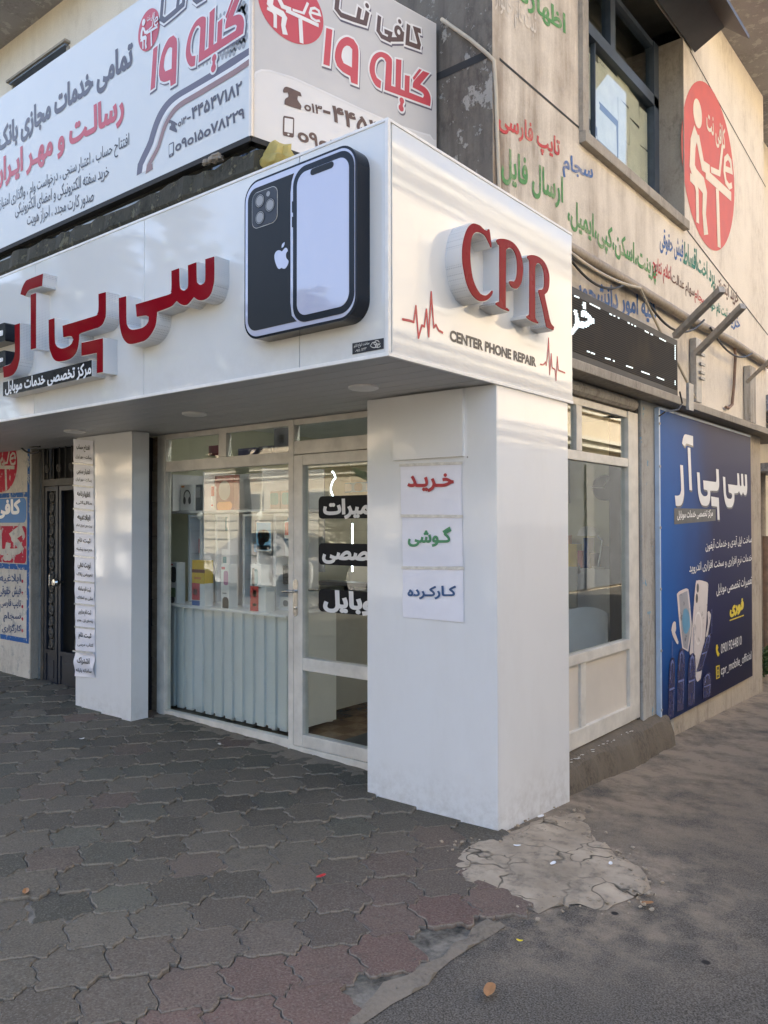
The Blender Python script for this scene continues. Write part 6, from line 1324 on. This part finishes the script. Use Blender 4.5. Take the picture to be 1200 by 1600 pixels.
# ------------------------------------------------------------------ across the street: what the glass and the gloss reflect
beige = weathered('sunlit_beige_plaster', (.66, .55, .40), (.5, .41, .3), None, .2, .3, .5); fencew = flat('cream_fence_wall', (.66, .60, .48), .8, .08, 2)
def house(label, x0, y0, x1, y1, h, face, wins):
    o = thing('opposite_building', label, 'building', ((x0+x1)/2, (y0+y1)/2, 0)); mb = MB(); mb.box((x0, y0, -.3), (x1, y1, h)); mb.build('wall', beige, o)
    mb = MB()
    P = {'+y': FR(y1), '-x': SD(x0)}[face]; sg = 1 if face == '+y' else -1
    ca, cb = (x0, x1) if face == '+y' else (y0, y1)
    def fb(a, z0, b, z1, d0, d1): mb.box(*(((a, y1+d0, z0), (b, y1+d1, z1)) if face == '+y' else ((x0-d0, a, z0), (x0-d1, b, z1))))
    for z in wins['bands']: fb(ca, z, cb, z+.18, .0, .28); fb(ca, z+.18, cb, z+.28, 0, .40); fb(ca, z-.25, cb, z-.18, 0, .10)
    mb.build('cornice', fencew, o)
    if face == '-x':  # dark shutters and piers added to dim the reflection in the side window
        mb = MB(); fb(ca+.3, -.2, cb-.3, 3.6, .06, .10); sh2 = mb.build('added_shutter', flat('added_dark_shutter', (.07, .075, .085), .5, .3, 3), o)
        mb = MB()
        for a in np.arange(ca+.5, cb-1, 3.6): fb(a, -.2, a+.5, 3.4, .0, .16)
        mb.build('added_pier', flat('added_dark_pier', (.16, .155, .15), .7, .1), o)
    for a in np.arange(ca+1.0, cb-1.5, wins['step']):
        for z in wins['rows']:
            mb = MB(); fb(a, z, a+1.3, z+1.5, .01, .05); w = mb.build('window', fencew, o)
            mb = MB(); fb(a+.1, z+.1, a+1.2, z+1.4, .055, .06); fb; mb.build('pane', M['hood'], w)
            if wins.get('ac') and int(a*7) % 3 == 0: mb = MB(); fb(a+1.6, z+.2, a+2.4, z+.75, .02, .40); mb.build('air_conditioner', M['trim'], o)
    return o
house('long beige two storey building across the front street, seen mirrored in the shop window', -32, -24, 4, -14.5, 7.2, '+y', dict(bands=(3.6, 7.0), rows=(1.4, 4.9), step=3.4, ac=True))
house('sunlit beige building with cornices across the side street, seen mirrored in the canopy', 7.6, -3, 18, 34, 9.0, '-x', dict(bands=(3.9, 5.2, 8.7), rows=(1.3, 6.2), step=4.2))
mb = MB(); mb.box((-32, -12.2, -.2), (3, -12.0, 2.1))
for i in range(6): mb.box((-32, -11.99, .3+i*.3), (3, -11.985, .315+i*.3), 1)
tag(mb.build('fence_wall', [fencew, M['hood']]), 'low cream boarded wall across the street, seen mirrored in the shop window', 'wall')
mb = MB(); mb.quad((-60, -12, -.02), (4, -12, -.02), (4, -9.2, -.02), (-60, -9.2, -.02)); mb.quad((-60, -9.2, -.02), (4, -9.2, -.02), (4, -9.2, -.2), (-60, -9.2, -.2)); tag(mb.build('far_pavement', flat('far_pavement', (.25, .23, .2), .9), origin=(0, 0, 0)), kind='structure')
q = NT('tree_leaf'); c = q.mix(q.ramp(q.noise(1.2, 3), .35, .65), (.035, .075, .018), (.085, .13, .035)); leafm = q.fin(c, .5); barkm = weathered('tree_bark', (.16, .13, .10), (.06, .05, .04), None, .5, .5, 3)
def tree(label, x, y, h, R, n, seed):
    r0 = random.Random(seed); o = thing('street_tree', label, 'tree', (x, y, 0), 'street trees across the pavement'); mb = MB(); tips = []
    mb.tube([(x, y, -.1), (x+.05, y, h*.25), (x-.05, y+.05, h*.45)], [.16, .13, .10], 9)
    for i in range(20):
        a = r0.uniform(0, 6.28); e = r0.uniform(.15, 1.3); L = R*r0.uniform(.6, 1.0); p0 = Vector((x, y, h*r0.uniform(.3, .48))); d = Vector((math.cos(a)*math.cos(e), math.sin(a)*math.cos(e), math.sin(e)*1.1)); p1 = p0+d*L*.55+Vector((0, 0, .1)); p2 = p0+d*L
        mb.tube([p0, p1, p2], [.06, .035, .012], 6); tips += [p1.lerp(p2, t) for t in (.2, .6, 1)]
    mb.build('trunk', barkm, o); mb = MB()
    for i in range(n):
        c = r0.choice(tips); p = c+Vector((r0.gauss(0, .22), r0.gauss(0, .22), r0.gauss(0, .18))); s = r0.uniform(.11, .21)
        u = Vector((r0.gauss(0, 1), r0.gauss(0, 1), r0.gauss(0, .6))).normalized(); v = u.orthogonal().normalized(); v = (v*math.cos(i)+u.cross(v)*math.sin(i))
        mb.quad(p-u*s, p-v*s*.4+u*s*.1, p+u*s, p+v*s*.4+u*.1*s)
    mb.build('crown', leafm, o)
tree('tall street tree to the left before the shop, seen mirrored in the canopy', -10.8, -6.0, 8.6, 3.7, 7000, 1); tree('street tree before the shop, seen mirrored in the phone sign', -5.6, -6.4, 6.3, 2.6, 8000, 2); tree('spreading street tree further left, seen mirrored in the letters', -15.5, -6.5, 9.2, 4.0, 7000, 3)
cg = flat('car_glass', (.02, .025, .03), .03, .05, 2, Coat_Weight=.5); ty = flat('tyre', (.02, .02, .02), .8)
def car(label, x, y, col):
    o = thing('parked_car', label, 'car', (x, y, 0), 'cars parked along the kerb'); low = [(-2.1, .35), (-2.15, .62), (-1.95, .85), (-1.35, .95), (1.0, .98), (2.0, .90), (2.12, .6), (2.05, .32)]; top = [(-1.25, .95), (-.45, 1.42), (.75, 1.45), (1.45, .98)]
    for nm_, pr0, w0, w1, mt in (('body', low, .86, .86, col), ('cabin', top, .80, .62, cg)):
        mb = MB(); n = len(pr0); zm = max(p[1] for p in pr0); z0 = min(p[1] for p in pr0); wv = lambda z: w0+(w1-w0)*(z-z0)/(zm-z0)
        L = smooth(pr0, 4, 75); n = len(L); A = [(x+a, y-wv(z), z) for a, z in L]; Bv = [(x+a, y+wv(z), z) for a, z in L]
        mb.add(A+Bv, [(i, (i+1) % n, n+(i+1) % n, n+i) for i in range(n)]+[tuple(range(n)), tuple(range(2*n-1, n-1, -1))]); mb.build(nm_, mt, o)
    mb = MB(); mb.box((x-.42, y-.6, 1.43), (x+.74, y+.6, 1.47), bev=.02); mb.build('roof', col, o)
    for dx_ in (-1.35, 1.3):
        for dy_ in (-.80, .80): mb = MB(); mb.lathe((x+dx_, y+dy_-.1, .31), [(0, 0), (.2, 0), (.31, .03), (.31, .17), (.2, .2), (0, .2)], 20, ax=(0, 1, 0)); mb.build('wheel', ty, o)
    for dy_ in (-.6, .6): mb = MB(); mb.box((x+2.02, y+dy_-.18, .62), (x+2.11, y+dy_+.18, .76), bev=.02); mb.build('headlight', M['chrome'], o)
silver = flat('car_silver', (.55, .55, .56), .2, .03, 2, Metallic=.5, Coat_Weight=.5); wc = flat('car_white', (.75, .75, .74), .2, .03, 2, Coat_Weight=.5)
car('silver saloon car parked across the kerb, seen mirrored in the shop door', -6.4, -7.6, silver); car('white saloon car parked behind the silver one, seen mirrored in the shop window', -11.6, -7.6, wc); car('second white saloon car further along the kerb', -17.0, -7.7, wc)

# the lettering helper is not part of the scene
bpy.data.objects.remove(_to); bpy.data.curves.remove(_tc)
